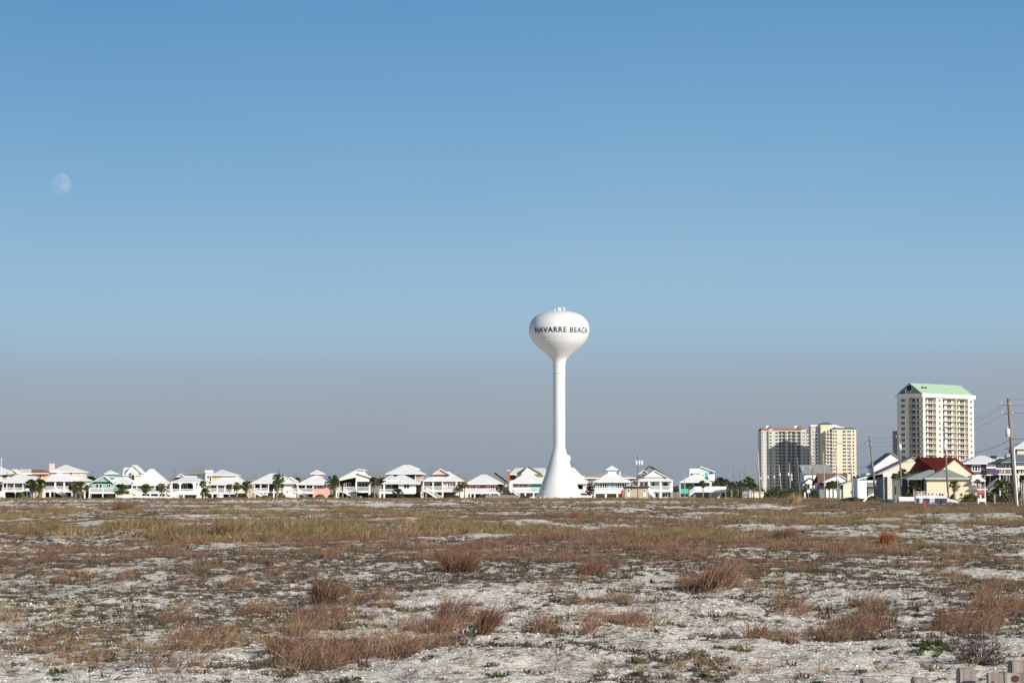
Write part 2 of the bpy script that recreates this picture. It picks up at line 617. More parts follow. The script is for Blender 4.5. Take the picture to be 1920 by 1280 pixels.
for i in range(n):
    a = a0 + (a1 - a0) * (vc[i, 0] - x0) / (x1 - x0)
    z = zbm + (zt - zbm) * (vc[i, 1] - y0) / (y1 - y0)
    r = rad_at(z) + .045
    newc[i] = (r * math.sin(a), -r * math.cos(a), z)
me.vertices.foreach_set('co', newc.ravel()); me.update()
bm = bmesh.new(); bm.from_mesh(me)
bmesh.ops.remove_doubles(bm, verts=bm.verts, dist=1e-4)
bm.verts.ensure_lookup_table()
left = set(v.index for v in bm.verts)
while left:          # every letter is a piece of its own
    st0 = left.pop(); stack = [st0]; isl = {st0}
    while stack:
        v = bm.verts[stack.pop()]
        for e_ in v.link_edges:
            w = e_.other_vert(v).index
            if w in left:
                left.discard(w); isl.add(w); stack.append(w)
    ids = sorted(isl); mp = {k: n_ for n_, k in enumerate(ids)}
    fs = [tuple(mp[v.index] for v in f.verts) for f in bm.faces if f.verts[0].index in isl]
    MB().add([tuple(bm.verts[k].co) for k in ids], fs).build('letter', BLACKP, tw)
bm.free()
# things on top
for px, h, r0, r1 in ((1040, .5, .55, .3), (1048, 1.0, .75, .35), (1056.8, .55, .28, .28)):
    mb = MB(); xx = (px - 1048.5) / pxm
    zt0 = tz(583.6)
    mb.lathe([(r0, zt0 - .3), (r0, zt0 + .1), (r1, zt0 + h), (.01, zt0 + h)], 16, xx, -.5)
    if px > 1055:
        mb.lathe([(.55, zt0 + h), (.55, zt0 + h + .3), (.01, zt0 + h + .42)], 16, xx, -.5)
    mb.build('roof_vent', TOWERW, tw)
mb = MB()
for k in range(12):
    a = 2 * math.pi * k / 12
    mb.tube([(2.0 * math.cos(a), 2.0 * math.sin(a), tz(583.6) - .1), (2.0 * math.cos(a), 2.0 * math.sin(a), tz(583.6) + .9)], [.025, .025], 5)
mb.lathe([(1.98, tz(583.6) + .86), (2.02, tz(583.6) + .86), (2.02, tz(583.6) + .92), (1.98, tz(583.6) + .92)], 24)
mb.build('top_guard_rail', GALV, tw)
mb = MB()      # climbing hatch bulge on the right of the cone
hx = (1064.2 - 1048.5) / pxm
mb.lathe([(.01, tz(852)), (.45, tz(853)), (.72, tz(856)), (.75, tz(860)), (.6, tz(864)), (.3, tz(866)), (.01, tz(867))], 16, hx, -.3)
mb.build('hatch_box', TOWERW, tw, True)
MB().box(-7.2, 7.2, -6.6, 6.6, -.35, -.02).build('foundation_slab', CONC, tw)
for dxm in (-4.9, -4.0):
    MB().tube([(dxm, -6.2, -.05), (dxm, -6.2, .45), (dxm + .05, -6.2, .6)], [.14, .14, .05], 8).build('valve_cap', WHITE, tw)

# chain-link fence round the base
fe = root('chain_link_fence', 'grey chain-link fence running across the front of the water tower base', 'fence', (tx, TD - 9, TG))
fx0, fx1 = WX(1000, TD - 9) - tx, WX(1174, TD - 9) - tx
k = 0; x = fx0
while x < fx1:
    MB().tube([(x, 0, -.4), (x, 0, 1.95)], [.035, .035], 6).build('post', GALV, fe); x += 3.0
mb = MB()
mb.tube([(fx0, 0, 1.9), (fx1, 0, 1.9)], [.025, .025], 5); mb.tube([(fx0, 0, .08), (fx1, 0, .08)], [.01, .01], 4)
mb.build('top_rail', GALV, fe)
mb = MB(); x = fx0
while x < fx1:
    for s in (-1, 1):
        mb.beam((x, 0.005 * s, .05), (x + 1.85 * s, 0.005 * s, 1.88), .006, .006)
    x += .30
o = tag(mb.build('wire_mesh', GALV, fe), kind='stuff')
pe = root('pump_unit', 'low white pump unit standing at the right foot of the water tower', 'pump', (WX(1099, 583), 583, .55))
MB().tube([(-1.0, 0, .55), (.9, 0, .55)], [.32, .32], 10).build('pump_body', WHITE, pe)
MB().box(-1.1, 1.0, -.4, .4, -.2, .22).build('skid', CONC, pe)
MB().tube([(.9, 0, .3), (1.25, 0, .75), (1.5, 0, 1.1)], [.2, .2, .1], 8).build('pipe', WHITE, pe)

# ------------------------------------------------------------------ moon
MD = 20000
mx_, mz_ = world(113, 345, MD)
mr_ = 20.6 / F_PX * MD
mm = bpy.data.materials.new('moon_surface'); mm.use_nodes = True
t = mm.node_tree; t.nodes.clear()
o_ = t.nodes.new('ShaderNodeOutputMaterial'); df = t.nodes.new('ShaderNodeBsdfDiffuse'); trn = t.nodes.new('ShaderNodeBsdfTransparent'); ad = t.nodes.new('ShaderNodeAddShader')
gn = t.nodes.new('ShaderNodeNewGeometry'); ms = t.nodes.new('ShaderNodeMixShader'); tcn = t.nodes.new('ShaderNodeTexCoord'); nn = t.nodes.new('ShaderNodeTexNoise')
nn.inputs['Scale'].default_value = 2.6; nn.inputs['Detail'].default_value = 3
rp = t.nodes.new('ShaderNodeValToRGB'); rp.color_ramp.elements[0].position = .40; rp.color_ramp.elements[1].position = .62
rp.color_ramp.elements[0].color = (.030, .021, .022, 1); rp.color_ramp.elements[1].color = (.072, .055, .050, 1)
t.links.new(tcn.outputs['Generated'], nn.inputs[0]); t.links.new(nn.outputs['Fac'], rp.inputs[0]); t.links.new(rp.outputs[0], df.inputs[0])
t.links.new(df.outputs[0], ad.inputs[0]); t.links.new(trn.outputs[0], ad.inputs[1])
t.links.new(gn.outputs['Backfacing'], ms.inputs[0]); t.links.new(ad.outputs[0], ms.inputs[1]); t.links.new(trn.outputs[0], ms.inputs[2])
t.links.new(ms.outputs[0], o_.inputs[0])
mb = MB(); prof = [(max(mr_ * math.sin(a), .5), -mr_ * math.cos(a)) for a in np.linspace(0, math.pi, 33)]
mb.lathe(prof, 64)
mo = mb.build('moon', mm, None, True, (mx_, MD, mz_))
tag(mo, 'pale gibbous moon faint in the blue sky at the left', 'moon')

# ------------------------------------------------------------------ house kit
_pane_cache = {}


class House:
    def __init__(s, name, label, cx, D, rz=0, cat='house', g=.55):
        s.D = D; s.ox = WX(cx, D); s.g = g
        s.r = root(name, label, cat, (s.ox, D, g), math.radians(rz))

    def x(s, px, yo=0): return WX(px, s.D + yo) - s.ox
    def z(s, py, yo=0): return WZ(py, s.D + yo) - s.g
    def b(s, mb, name, m, smooth=False): return mb.build(name, m, s.r, smooth)

    def body(s, x0, x1, yt, yb, yo, depth, m, name='wall'):
        zb = s.z(yb, yo) if yb is not None else -.4
        return s.b(MB().box(s.x(x0, yo), s.x(x1, yo), yo, yo + depth, zb, s.z(yt, yo)), name, m)

    def hip(s, x0, x1, ye, r0, r1, yr, yo, depth, m=None, t=.22, name='roof'):
        """hip roof: eave x0..x1 at ye, ridge r0..r1 at yr (photo pixels); yo front eave offset"""
        m = m or ROOFW
        a, b = s.x(x0, yo), s.x(x1, yo); ze = s.z(ye, yo)
        yc = yo + depth / 2
        c, d = s.x(r0, yc), s.x(r1, yc); zr = s.z(yr, yc)
        inset = 0
        vs = [(a, yo, ze), (b, yo, ze), (b, yo + depth, ze), (a, yo + depth, ze),
              (a, yo, ze - t), (b, yo, ze - t), (b, yo + depth, ze - t), (a, yo + depth, ze - t), (c, yc, zr), (d, yc, zr)]
        fs = [(0, 1, 9, 8), (1, 2, 9), (2, 3, 8, 9), (3, 0, 8), (4, 5, 1, 0), (5, 6, 2, 1), (6, 7, 3, 2), (7, 4, 0, 3), (7, 6, 5, 4)]
        if d - c < .3:
            vs = vs[:8] + [((c + d) / 2, yc, zr)]
            fs = [(0, 1, 8), (1, 2, 8), (2, 3, 8), (3, 0, 8)] + fs[4:]
        return s.b(MB().add(vs, fs), name, m)

    def gable_f(s, x0, x1, ye, xp, yp, yo, depth, m=None, wm=None, t=.22, oh=.5, ye2=None, name='roof'):
        """gable facing the camera; ridge runs back"""
        m = m or ROOFW
        a, b, c = s.x(x0, yo), s.x(x1, yo), s.x(xp, yo); ze = s.z(ye, yo); ze2 = s.z(ye2, yo) if ye2 else ze; zp = s.z(yp, yo)
        y0, y1 = yo - oh, yo + depth
        mb = MB()
        for (p, zq) in ((a, ze), (b, ze2)):
            vs = [(p, y0, zq), (p, y1, zq), (c, y1, zp), (c, y0, zp), (p, y0, zq - t), (p, y1, zq - t), (c, y1, zp - t), (c, y0, zp - t)]
            mb.add(vs, [(0, 1, 2, 3), (7, 6, 5, 4), (0, 3, 7, 4), (1, 5, 6, 2), (0, 4, 5, 1)])
        o = s.b(mb, name, m)
        if wm:
            k = .06
            mb = MB()
            vs = [(a + (c - a) * k, yo, ze + (zp - ze) * k - t), (b + (c - b) * k, yo, ze2 + (zp - ze2) * k - t), (c, yo, zp - t - .02)]
            vs += [(q[0], yo + depth - .2, q[2]) for q in vs]
            mb.add(vs, [(0, 1, 2), (5, 4, 3), (0, 3, 4, 1)])
            s.b(mb, 'gable_wall', wm)
        return o

    def gable_s(s, x0, x1, ye, yr, yo, depth, m=None, t=.22, wm=None, rx0=None, rx1=None):
        """gable roof with ridge along the facade"""
        m = m or ROOFW
        a, b = s.x(x0, yo), s.x(x1, yo); ze = s.z(ye, yo); yc = yo + depth / 2; zr = s.z(yr, yc)
        c = s.x(rx0, yc) if rx0 else a; d = s.x(rx1, yc) if rx1 else b
        vs = [(a, yo, ze), (b, yo, ze), (b, yo + depth, ze), (a, yo + depth, ze), (c, yc, zr), (d, yc, zr)]
        vs += [(p[0], p[1], p[2] - t) for p in vs]
        fs = [(0, 1, 5, 4), (2, 3, 4, 5), (7, 6, 10, 11), (9, 8, 11, 10), (6, 7, 1, 0), (8, 9, 3, 2), (7, 11, 5, 1), (11, 8, 2, 5), (9, 10, 4, 3), (10, 6, 0, 4)]
        return s.b(MB().add(vs, fs), 'roof', m)

    def slab(s, x0, x1, yt, yb, yo, depth, m=None, name='deck'):
        return s.b(MB().box(s.x(x0, yo), s.x(x1, yo), yo, yo + depth, s.z(yb, yo), s.z(yt, yo)), name, m or WHITE)

    def rail(s, x0, x1, yt, yb, yo, solid=False, m=None):
        m = m or WHITE
        a, b = s.x(x0, yo), s.x(x1, yo); zt, zb = s.z(yt, yo), s.z(yb, yo)
        mb = MB()
        if solid:
            mb.box(a, b, yo - .05, yo + .03, zb + .05, zt - .04)
        else:
            n = max(2, int((b - a) / .26))
            for i in range(n + 1):
                xx = a + (b - a) * i / n
                mb.box(xx - .05, xx + .05, yo - .03, yo + .03, zb, zt - .04)
            mb.box(a, b, yo - .045, yo + .045, zb + .02, zb + .14)
        mb.box(a - .04, b + .04, yo - .08, yo + .08, zt - .04, zt + .06)
        return s.b(mb, 'railing', m)

    def post(s, px, yt, yo=0, w=.28, yb=None, m=None):
        x = s.x(px, yo)
        zb = s.z(yb, yo) if yb else -.5
        return s.b(MB().box(x - w / 2, x + w / 2, yo - w / 2, yo + w / 2, zb, s.z(yt, yo)), 'post', m or WHITE)

    def posts(s, pxs, yt, yo=0, w=.28, yb=None, m=None):
        for p in pxs: s.post(p, yt, yo, w, yb, m)

    def win(s, x0, x1, yt, yb, yo, nx=2, ny=1, fr=None, name='window', fw=.1):
        """window: frame standing proud of the wall at yo, glass pane behind it"""
        a, b, zt, zb = s.x(x0, yo), s.x(x1, yo), s.z(yt, yo), s.z(yb, yo)
        mb = MB(); y0, y1 = yo - .10, yo - .015
        mb.box(a, a + fw, y0, y1, zb, zt); mb.box(b - fw, b, y0, y1, zb, zt)
        mb.box(a + fw, b - fw, y0, y1, zt - fw, zt); mb.box(a + fw, b - fw, y0, y1, zb, zb + fw)
        for i in range(1, nx):
            xx = a + (b - a) * i / nx; mb.box(xx - fw / 2, xx + fw / 2, y0 + .01, y1, zb + fw, zt - fw)
        for j in range(1, ny):
            zz = zb + (zt - zb) * j / ny; mb.box(a + fw, b - fw, y0 + .02, y1 - .01, zz - fw / 3, zz + fw / 3)
        o = s.b(mb, name, fr or WHITE)
        MB().box(a + fw * .6, b - fw * .6, yo - .055, yo - .012, zb + fw * .6, zt - fw * .6).build('pane', GLASS, o)
        return o

    def dark(s, x0, x1, yt, yb, yo, depth=.5, m=None, name='shade_dark_wall'):
        return s.body(x0, x1, yt, yb, yo, depth, m or DARK, name)  # default colour carries the shade of the recess

    def stair(s, xa, ya, xb, yb, yo=-1.6, w=1.15, m=None):
        m = m or WHITE
        a, za, b, zb_ = s.x(xa, yo), s.z(ya, yo), s.x(xb, yo), s.z(yb, yo)
        zb_ = max(zb_, -.1)
        mb = MB()
        for yy in (yo, yo + w):
            mb.beam((a, yy, za - .15), (b, yy, zb_ + .0), .07, .32)
            mb.beam((a, yy, za + .85), (b, yy, zb_ + .95), .08, .10)
            nb = 9
            for i in range(nb + 1):
                t = i / nb; xx = a + (b - a) * t; zz = za + (zb_ - za) * t
                mb.box(xx - .04, xx + .04, yy - .03, yy + .03, zz, zz + .9)
        nst = 12
        for i in range(nst):
            t = (i + .5) / nst; xx = a + (b - a) * t; zz = za + (zb_ - za) * t
            mb.box(xx - .16, xx + .16, yo + .04, yo + w - .04, zz - .03, zz + .03)
        return s.b(mb, 'stairs', m)

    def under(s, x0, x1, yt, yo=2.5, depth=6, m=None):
        return s.body(x0, x1, yt, None, yo, depth, m or DARK, 'lower_wall')  # lower walls coloured dark for the shade beneath the floor

    def stilts(s, pxs, yt, yo=0, w=.30): s.posts(pxs, yt, yo, w)


HD = 610
# ------------------------------------------------------------------ beach houses, left to right
# far-left cream two-storey house (behind)
h = House('beach_house', 'cream two-storey house with white roof and small gable at the left edge of the photo', 8, 650)
h.body(-30, 33, 888, None, 1, 9, YELLOW)
h.hip(-34, 22, 888, -16, 0, 874.5, 0, 11)
h.gable_f(15, 34, 887, 24, 879, -.3, 6, wm=YELLOW)
h.win(18.5, 22, 889, 897, 1.0, 1); h.win(23, 27, 889, 897, 1.0, 1)
h.dark(5, 13, 889, 900, .8, .4); h.slab(-10, 16, 900, 902, -1, 2.2); h.rail(-10, 16, 895.5, 900, -1)
h.post(2, 858, 4, .12, 880)
h.slab(-30, 34, 905, 907, .5, 2, name='porch_roof'); h.dark(-20, 32, 908, 920, .9, .3)

h = House('beach_house', 'white pavilion-roofed house with red towels on its porch, beside the left-most palms', 34, HD)
h.hip(4, 60, 903.7, 30, 48, 889, -.6, 9.5)
h.gable_s(48, 73, 903.5, 892, 2.5, 8, rx1=66)
h.body(46, 58.5, 904, 921, 1.2, 6, WSID); h.body(58.5, 70, 904, None, 3.5, 6, WSID)
h.dark(8, 46, 904.5, 919, 2.2, .5)
h.slab(4, 59, 919.5, 922, -.2, 8)
h.rail(4, 52, 914, 919.5, -.1); h.posts([6, 13, 27, 43, 52], 904, 0, .22, 920)
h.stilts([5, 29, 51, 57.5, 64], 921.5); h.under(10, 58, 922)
for a, b in ((16, 19.5), (39.5, 42)):
    h.b(MB().box(h.x(a, .3), h.x(b, .3), .28, .33, h.z(915, .3), h.z(905, .3)), 'red_towel', mat('red_cloth', (.40, .09, .08), .9))
h.win(21, 26, 905.5, 917, 2.2, 2); h.win(30, 37, 905.5, 917, 2.2, 3)

h = House('beach_house', 'orange house with terracotta roof and white roof-deck railing behind the palms at left', 74, 690)
h.body(40, 91, 886, None, 1, 10, ORANGE)
h.hip(56, 93, 887, 62, 80, 880, 0, 11, ROOFTC)
h.slab(56, 91, 886.4, 888, -.4, 1, name='fascia')
h.slab(36, 58, 887, 889, -1, 8); h.rail(37, 57.5, 880, 887, -1); h.rail(37, 57.5, 880, 887, 5)
h.win(73, 77.5, 889, 897, 1.0, 1); h.body(46, 49, 882, 887, 2, 1, BRICK, 'chimney')

h = House('beach_house', 'pink house with tall chimney, two-tier white hip roof and front stairs', 116, HD)
h.body(94, 152, 884, 903, 3.5, 8, PINK)
h.hip(93, 154, 884, 120, 126, 871.5, 2.9, 9.5)
h.body(92, 100.5, 869.5, 884, 3.0, 1.3, PINK, 'chimney'); h.b(MB().box(h.x(91.5, 3), h.x(101, 3), 2.9, 4.4, h.z(870, 3), h.z(868.6, 3)), 'chimney_cap', PINK)
h.win(130, 135.5, 884.6, 890, 3.5, 1); h.win(92.3, 96, 884.6, 891, 3.45, 1); h.win(140, 142, 886, 893, 3.5, 1); h.win(147, 149.5, 886, 892, 3.5, 1)
h.hip(80, 140, 900.5, 108, 116, 886, -.6, 7.5); h.hip(126, 162, 900, 138, 148, 890, 1.5, 9)
h.body(80, 137, 901, 921, 3.0, 7, PINK); h.body(137, 159, 901, 921, 2, 7, LCREAM)
h.dark(82, 103, 903, 912, 2.9, .1, GLASS, 'sliding_door'); h.win(87, 102, 903, 915, 2.85, 3); h.win(106, 119, 903, 916, 2.9, 4); h.win(122, 134, 903, 913, 2.9, 2)
h.slab(80, 138, 920, 922.6, -.2, 8); h.rail(80, 102, 911.5, 920, -.1); h.rail(105, 120, 911.5, 920, -.1); h.rail(121, 136.5, 911.5, 920, -.1)
h.posts([81, 103.7, 120.5, 135.8], 900.8, 0, .36, 921); h.posts([84, 94.5, 102.3, 119.5, 135.5, 159], 922, 0, .36)
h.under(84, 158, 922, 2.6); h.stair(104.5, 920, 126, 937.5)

h = House('beach_house', 'sea-green gabled house with small square cupola and a long white deck', 200, HD)
h.body(171, 216, 903, 916, 2.6, 9, GREEN); h.gable_f(167.5, 214, 905.5, 196, 891.5, 2.6, 9, wm=GREEN)
h.hip(196, 244, 906.5, 214, 232, 894, 3.5, 9); h.body(206, 240, 906.5, 916, 4.2, 7, GREEN)
h.body(200, 213, 886, 896, 5, 3, GREEN); h.hip(195, 217.5, 887, 205.5, 206.5, 880.8, 4.2, 4.6)
h.win(179.5, 185, 906.5, 914.5, 2.6, 1); h.win(186, 191.5, 906.5, 914.5, 2.6, 1, fr=WHITE, name='door'); h.win(203, 208, 906.5, 913, 2.4, 1)
h.slab(167, 221, 922.5, 925, -.1, 8); h.rail(167.5, 220.5, 914.5, 922.5, 0); h.posts([168, 193, 218], 915, 0, .26); h.under(172, 216, 925, 2.2)

h = House('beach_house', 'cream house with steep white cross gables and one arched window', 246, 650)
h.body(231, 264, 887, None, 1, 8, CREAM)
h.gable_s(229, 268, 890, 876, .4, 9, rx0=232, rx1=262); h.gable_f(236, 267, 887, 250, 871, .6, 7, wm=WSID)
h.gable_f(246, 253.5, 886, 248.6, 882, -.4, 2, wm=CREAM, oh=.1); h.body(246.3, 253, 886, 898, -.3, 1.2, CREAM, 'dormer')
mb = MB(); xa, xb = h.x(247, -.4), h.x(251.8, -.4); zc = h.z(892, -.4); rr = (xb - xa) / 2
pts = [(xa, -.38, h.z(898, -.4)), (xb, -.38, h.z(898, -.4))] + [((xa + xb) / 2 + rr * math.cos(a), -.38, zc + rr * math.sin(a)) for a in np.linspace(0, math.pi, 9)]
mb.add(pts, [tuple(range(len(pts)))]); h.b(mb, 'arched_window', GLASS)
h.hip(221, 252, 904, 231, 240, 890, -2, 8)

h = House('beach_house', 'white house under one tall steep white pyramid roof', 279, HD)
h.hip(246, 313, 909, 281, 288, 878.5, -.5, 10.5)
h.dark(249, 309, 909.5, 917, 2.3, .4); h.body(249, 311, 909.5, None, 2.9, 6, WSID)
h.win(252, 260, 910, 915, 2.25, 2); h.win(263, 272, 910, 915, 2.25, 2); h.win(280, 289, 910, 915, 2.25, 2); h.win(293, 300, 910, 915, 2.25, 2)
h.slab(246, 312, 923, 925.5, -.2, 8); h.rail(246.5, 311.5, 915.5, 923, -.1); h.posts([248, 257, 290.5, 299, 311], 909, 0, .26, 924)
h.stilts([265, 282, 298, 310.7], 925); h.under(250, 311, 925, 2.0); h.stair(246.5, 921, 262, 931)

h = House('beach_house', 'pale grey two-storey house with broad grey hip roof and small white balcony tower', 365, 655)
h.body(343, 400, 886, None, 1, 10, LGREY); h.hip(341, 399, 886.5, 370, 378, 873, 0, 12, ROOFG)
h.hip(311, 343, 901, 322, 334, 892, -1, 9, ROOFG); h.gable_f(331, 347, 893, 339, 887.5, -1.2, 5, ROOFW, LGREY); h.body(314, 342, 901, None, 0, 8, LGREY)
h.body(385, 397, 884, 906, -1.5, 3, WSID, 'balcony_tower'); h.rail(384, 400, 881.5, 886, -1.7, True)
h.win(388, 392.5, 891, 897, -1.5, 1); h.win(392.7, 396.8, 891, 902, -1.5, 1); h.win(368, 371, 889, 892.5, 1, 1); h.win(380, 382.5, 892, 896.5, 1, 1)

h = House('beach_house', 'white house with a wide open braced porch beneath the broad grey roof', 345, HD)
h.hip(320, 388, 903.5, 344, 366, 894, 0, 9); h.body(368, 389, 904, None, 1.0, 8, WSID); h.body(317, 322, 904, 926, 1, 7, WSID)
h.dark(322, 368, 904, 920, 3.2, .4); h.win(327, 333, 907, 917, 3.1, 1); h.win(340, 352, 906, 917, 3.1, 3)
h.slab(313, 373, 924.5, 927, -.2, 8); h.rail(313, 337, 916.5, 924.5, -.1); h.rail(338.5, 372.5, 916.5, 924.5, -.1); h.posts([322, 337.7, 363.5, 366.5, 372.5], 904, 0, .34, 925)
for p, s in ((337.7, -1), (337.7, 1), (363.5, -1)):
    h.b(MB().beam((h.x(p + 5 * s), 0, h.z(904)), (h.x(p), 0, h.z(909)), .16, .16), 'brace', WHITE)
h.posts([313, 318, 345, 371], 926.5, 0, .3); h.under(325, 371, 927, 2.6, 5, GSID); h.body(334, 342, 927, None, 1.5, 2, WSID, 'shower_enclosure'); h.stair(319.5, 925, 334, 935)

h = House('beach_house', 'golden-yellow upper storey house with large white lower hip roof', 420, HD)
h.body(397, 441, 890, 908, 3.2, 7, GOLD); h.hip(395, 444, 890, 414, 419, 880.5, 2.4, 9)
h.win(401, 405.5, 892.3, 896.3, 3.2, 1)
h.hip(391, 462, 907.5, 424, 444, 891, -.6, 9.5); h.dark(396, 440, 908, 921, 2.6, .4, mat('dim_porch_wall', (.20, .16, .11), .8)); h.body(440, 459, 908, 924, 2, 7, CREAM)  # porch wall brown darkened for the shade inside
h.body(384, 395, 907, 925, 1.2, 6, LCREAM)
h.win(409, 415, 909, 918, 2.55, 2); h.win(417, 420.5, 909, 918, 2.55, 1); h.win(424, 430, 909, 918, 2.55, 2)
h.slab(391, 438.5, 923.5, 926, -.2, 8); h.rail(391.5, 438, 915.5, 923.5, -.1); h.posts([407.5, 422, 436.5], 908, 0, .3, 925)
h.stilts([398.5, 414, 430.7], 925.5); h.under(396, 458, 926, 2.2); h.b(MB().tube([(h.x(413), -.8, .3), (h.x(413), -.8, .9)], [1.0, .9], 10), 'upturned_dinghy', WHITE)

h = House('beach_house', 'distant house showing only a small grey hip roof right of the golden-yellow house', 472, 670)
h.body(462, 486, 900, None, 1, 8, TANS); h.hip(459, 488, 900, 476, 482, 889.5, 0, 10, ROOFG)

h = House('beach_house', 'white hip-roofed house partly hidden by the two-tiered brown and green palm', 512, HD)
h.hip(470, 556, 905, 506, 521, 887, -.5, 10.5); h.gable_f(536, 556, 902, 543.5, 894, 1.5, 7, wm=LCREAM)
h.body(532, 551, 905, 920, .8, 7, LCREAM); h.dark(475, 532, 905.5, 921, 2.2, .4); h.win(478, 487, 907, 915, 2.15, 1); h.win(490, 500, 907, 915, 2.15, 1)
h.slab(467, 505, 921, 923.3, -.2, 8); h.slab(505, 533, 921, 923.3, .4, 8); h.rail(475, 504, 915, 921, -.1); h.rail(522, 532, 915, 921, .5); h.posts([477, 489, 503.5], 905, 0, .24, 921)
h.stilts([467.5, 474.5, 501, 531], 923); h.under(480, 531, 923, 2.4, 6, GSID); h.stair(476, 921.5, 499, 934); h.stair(532, 922, 541, 935, -1.2, .8)
h.body(512.3, 514.5, 916, None, -.8, .5, WHITE, 'porch_column')

h = House('beach_house', 'distant house with pointed grey hip roof beside the salmon cupola house', 553, 665)
h.body(540, 566, 898, None, 1, 8, LCREAM); h.hip(536, 572, 898.5, 551, 553, 887.5, 0, 12, ROOFG); h.gable_f(540, 552, 897, 545, 892.5, -.4, 3, ROOFG, LCREAM)

h = House('beach_house', 'salmon pink house with white roof topped by a square pink cupola', 590, HD)
h.body(584, 604, 886, 897, 4.5, 3.5, SALMON); h.hip(581, 607.5, 887.2, 593.5, 594.5, 880, 3.7, 5)
h.hip(555, 618, 907.3, 590, 597, 890.5, -.6, 9.5)
h.body(586.5, 619, 907.5, None, 1.0, 8, SALMON); h.dark(559, 586.5, 908, 920, 2.6, .4); h.win(565, 571.5, 908.5, 916, 2.55, 1, fr=LCREAM); h.win(575, 586, 908.5, 916, 2.55, 2)
h.win(595, 604, 908.5, 914.5, 1.0, 2)
h.slab(548, 588, 922.5, 925.5, -.2, 8); h.rail(560, 587, 915.5, 922.5, -.1); h.rail(548.5, 557, 915.5, 922.5, -.1); h.posts([559, 573.5, 587], 908, 0, .26, 923)
h.stilts([549, 557, 561.5], 925); h.under(560, 587, 925, 2.4); h.stair(558.5, 922, 578, 934)

h = House('beach_house', 'cream contemporary house with a big triangular window under its slanting roof', 662, HD)
D_ = h.D
# asymmetrical gable front
a, b = h.x(632.5), h.x(699); pk = h.x(672); st_ = h.x(684)
za, zb2, zp, zs, zt2 = h.z(898.5), h.z(894.5), h.z(878.5), h.z(880), h.z(883.5)
mb = MB(); y0, y1, t_ = -.6, 10, .25
for (p, q_) in (((a, za), (pk, zp)), ((pk, zp), (st_, zs)), ((h.x(671), h.z(886)), (b, zb2))):
    vs = [(p[0], y0, p[1]), (q_[0], y0, q_[1]), (q_[0], y1, q_[1]), (p[0], y1, p[1])]
    if p[0] > pk: vs = [(p[0], y0, h.z(885)), (q_[0], y0, q_[1]), (q_[0], y1, q_[1]), (p[0], y1, h.z(874))]
    vs += [(v[0], v[1], v[2] - t_) for v in vs]
    mb.add(vs, [(0, 1, 2, 3), (7, 6, 5, 4), (0, 4, 5, 1), (1, 5, 6, 2), (3, 2, 6, 7), (4, 0, 3, 7)])
h.b(mb, 'roof', ROOFW)
mb = MB(); zd = h.z(920)
vs = [(h.x(634), 0, h.z(901.5)), (h.x(667), 0, h.z(894.5)), (h.x(667), 0, zd), (h.x(669), 0, zd), (h.x(669), 0, h.z(902.5)), (h.x(692), 0, h.z(902.5)), (h.x(692), 0, h.z(893.5)), (st_ - .2, 0, h.z(883)), (st_ - .2, 0, zs - t_), (pk, 0, zp - t_), (h.x(634), 0, za)]
n_ = len(vs); vs2 = vs + [(v[0], .3, v[2]) for v in vs]
mb.add(vs2, [tuple(range(n_)), tuple(range(n_, 2 * n_))[::-1]] + [(i, i + n_, (i + 1) % n_ + n_, (i + 1) % n_) for i in range(n_)])
h.b(mb, 'front_wall', LCREAM)
h.body(634, 692, 895, 920, 2.8, 6.5, DARK, 'recessed_wall')
h.win(645, 658, 904.5, 913, 2.7, 3); h.win(672, 690, 905, 913, 2.7, 3); h.body(633.5, 636, 899, None, -.0, 6, LCREAM, 'side_wall'); h.body(691, 693, 894, None, 0.31, 6, LCREAM, 'side_wall')
h.b(MB().box(h.x(671), h.x(679), -.12, -.02, h.z(884.5), h.z(881.5)), 'vent', WHITE)
h.slab(630, 694, 920.5, 923, -.2, 8); h.rail(644, 667, 912.5, 920.5, -.1); h.rail(669, 693, 912.5, 920.5, -.1); h.rail(630.5, 640, 912.5, 920.5, -.1)
h.posts([631, 643, 651], 923, -.1, .3); h.posts([668, 692.5], 903, -.1, .36); h.under(640, 691, 923, 2.6); h.stair(644, 920.5, 667, 936); h.rail(669, 678, 930.5, 934.5, -.3)

h = House('beach_house', 'distant house with long grey gabled roof between the contemporary and the tall hipped house', 708, 670)
h.body(690, 724, 899, None, 1, 9, GSID); h.gable_s(688, 727, 899, 885, 0, 12, ROOFG); h.gable_s(700, 732, 892, 885, 4, 10, ROOFL)

h = House('beach_house', 'tall white hip roof with dark balcony storey and tan side wall, behind the white house', 759, 627)
h.hip(722, 796, 887.5, 757, 764, 871, -.6, 11); h.gable_s(765, 786, 878.5, 870.5, 5, 5, rx1=768)
h.body(726, 780, 888, None, 3, 9, DARK); h.body(780, 792, 888, None, .5, 9, TANS); h.win(788, 792, 890, 894, .5, 2, fr=CREAM)
h.slab(726, 780, 899, 901, 0, 3); h.rail(726, 780, 894, 899, .1, m=mat('dark_rail', (.06, .06, .07), .7)); h.posts([728, 779], 888, .2, .3, 900); h.win(735, 745, 889, 897, 3, 2); h.win(757, 769, 889, 897, 3, 3)
h = House('beach_house', 'white house with twin-humped white roof and low spreading palm in front', 748, HD)
h.hip(716, 789, 905.5, 748, 758, 890, -.5, 10); h.hip(718, 747, 899, 731, 736, 890.5, 1, 8)
h.body(747, 780, 905.5, 924, 0.8, 8, WSID); h.dark(720, 747, 906, 921, 2.6, .4); h.win(724, 735, 907.5, 914, 2.55, 1); h.win(757, 768, 907, 915.5, .8, 2)
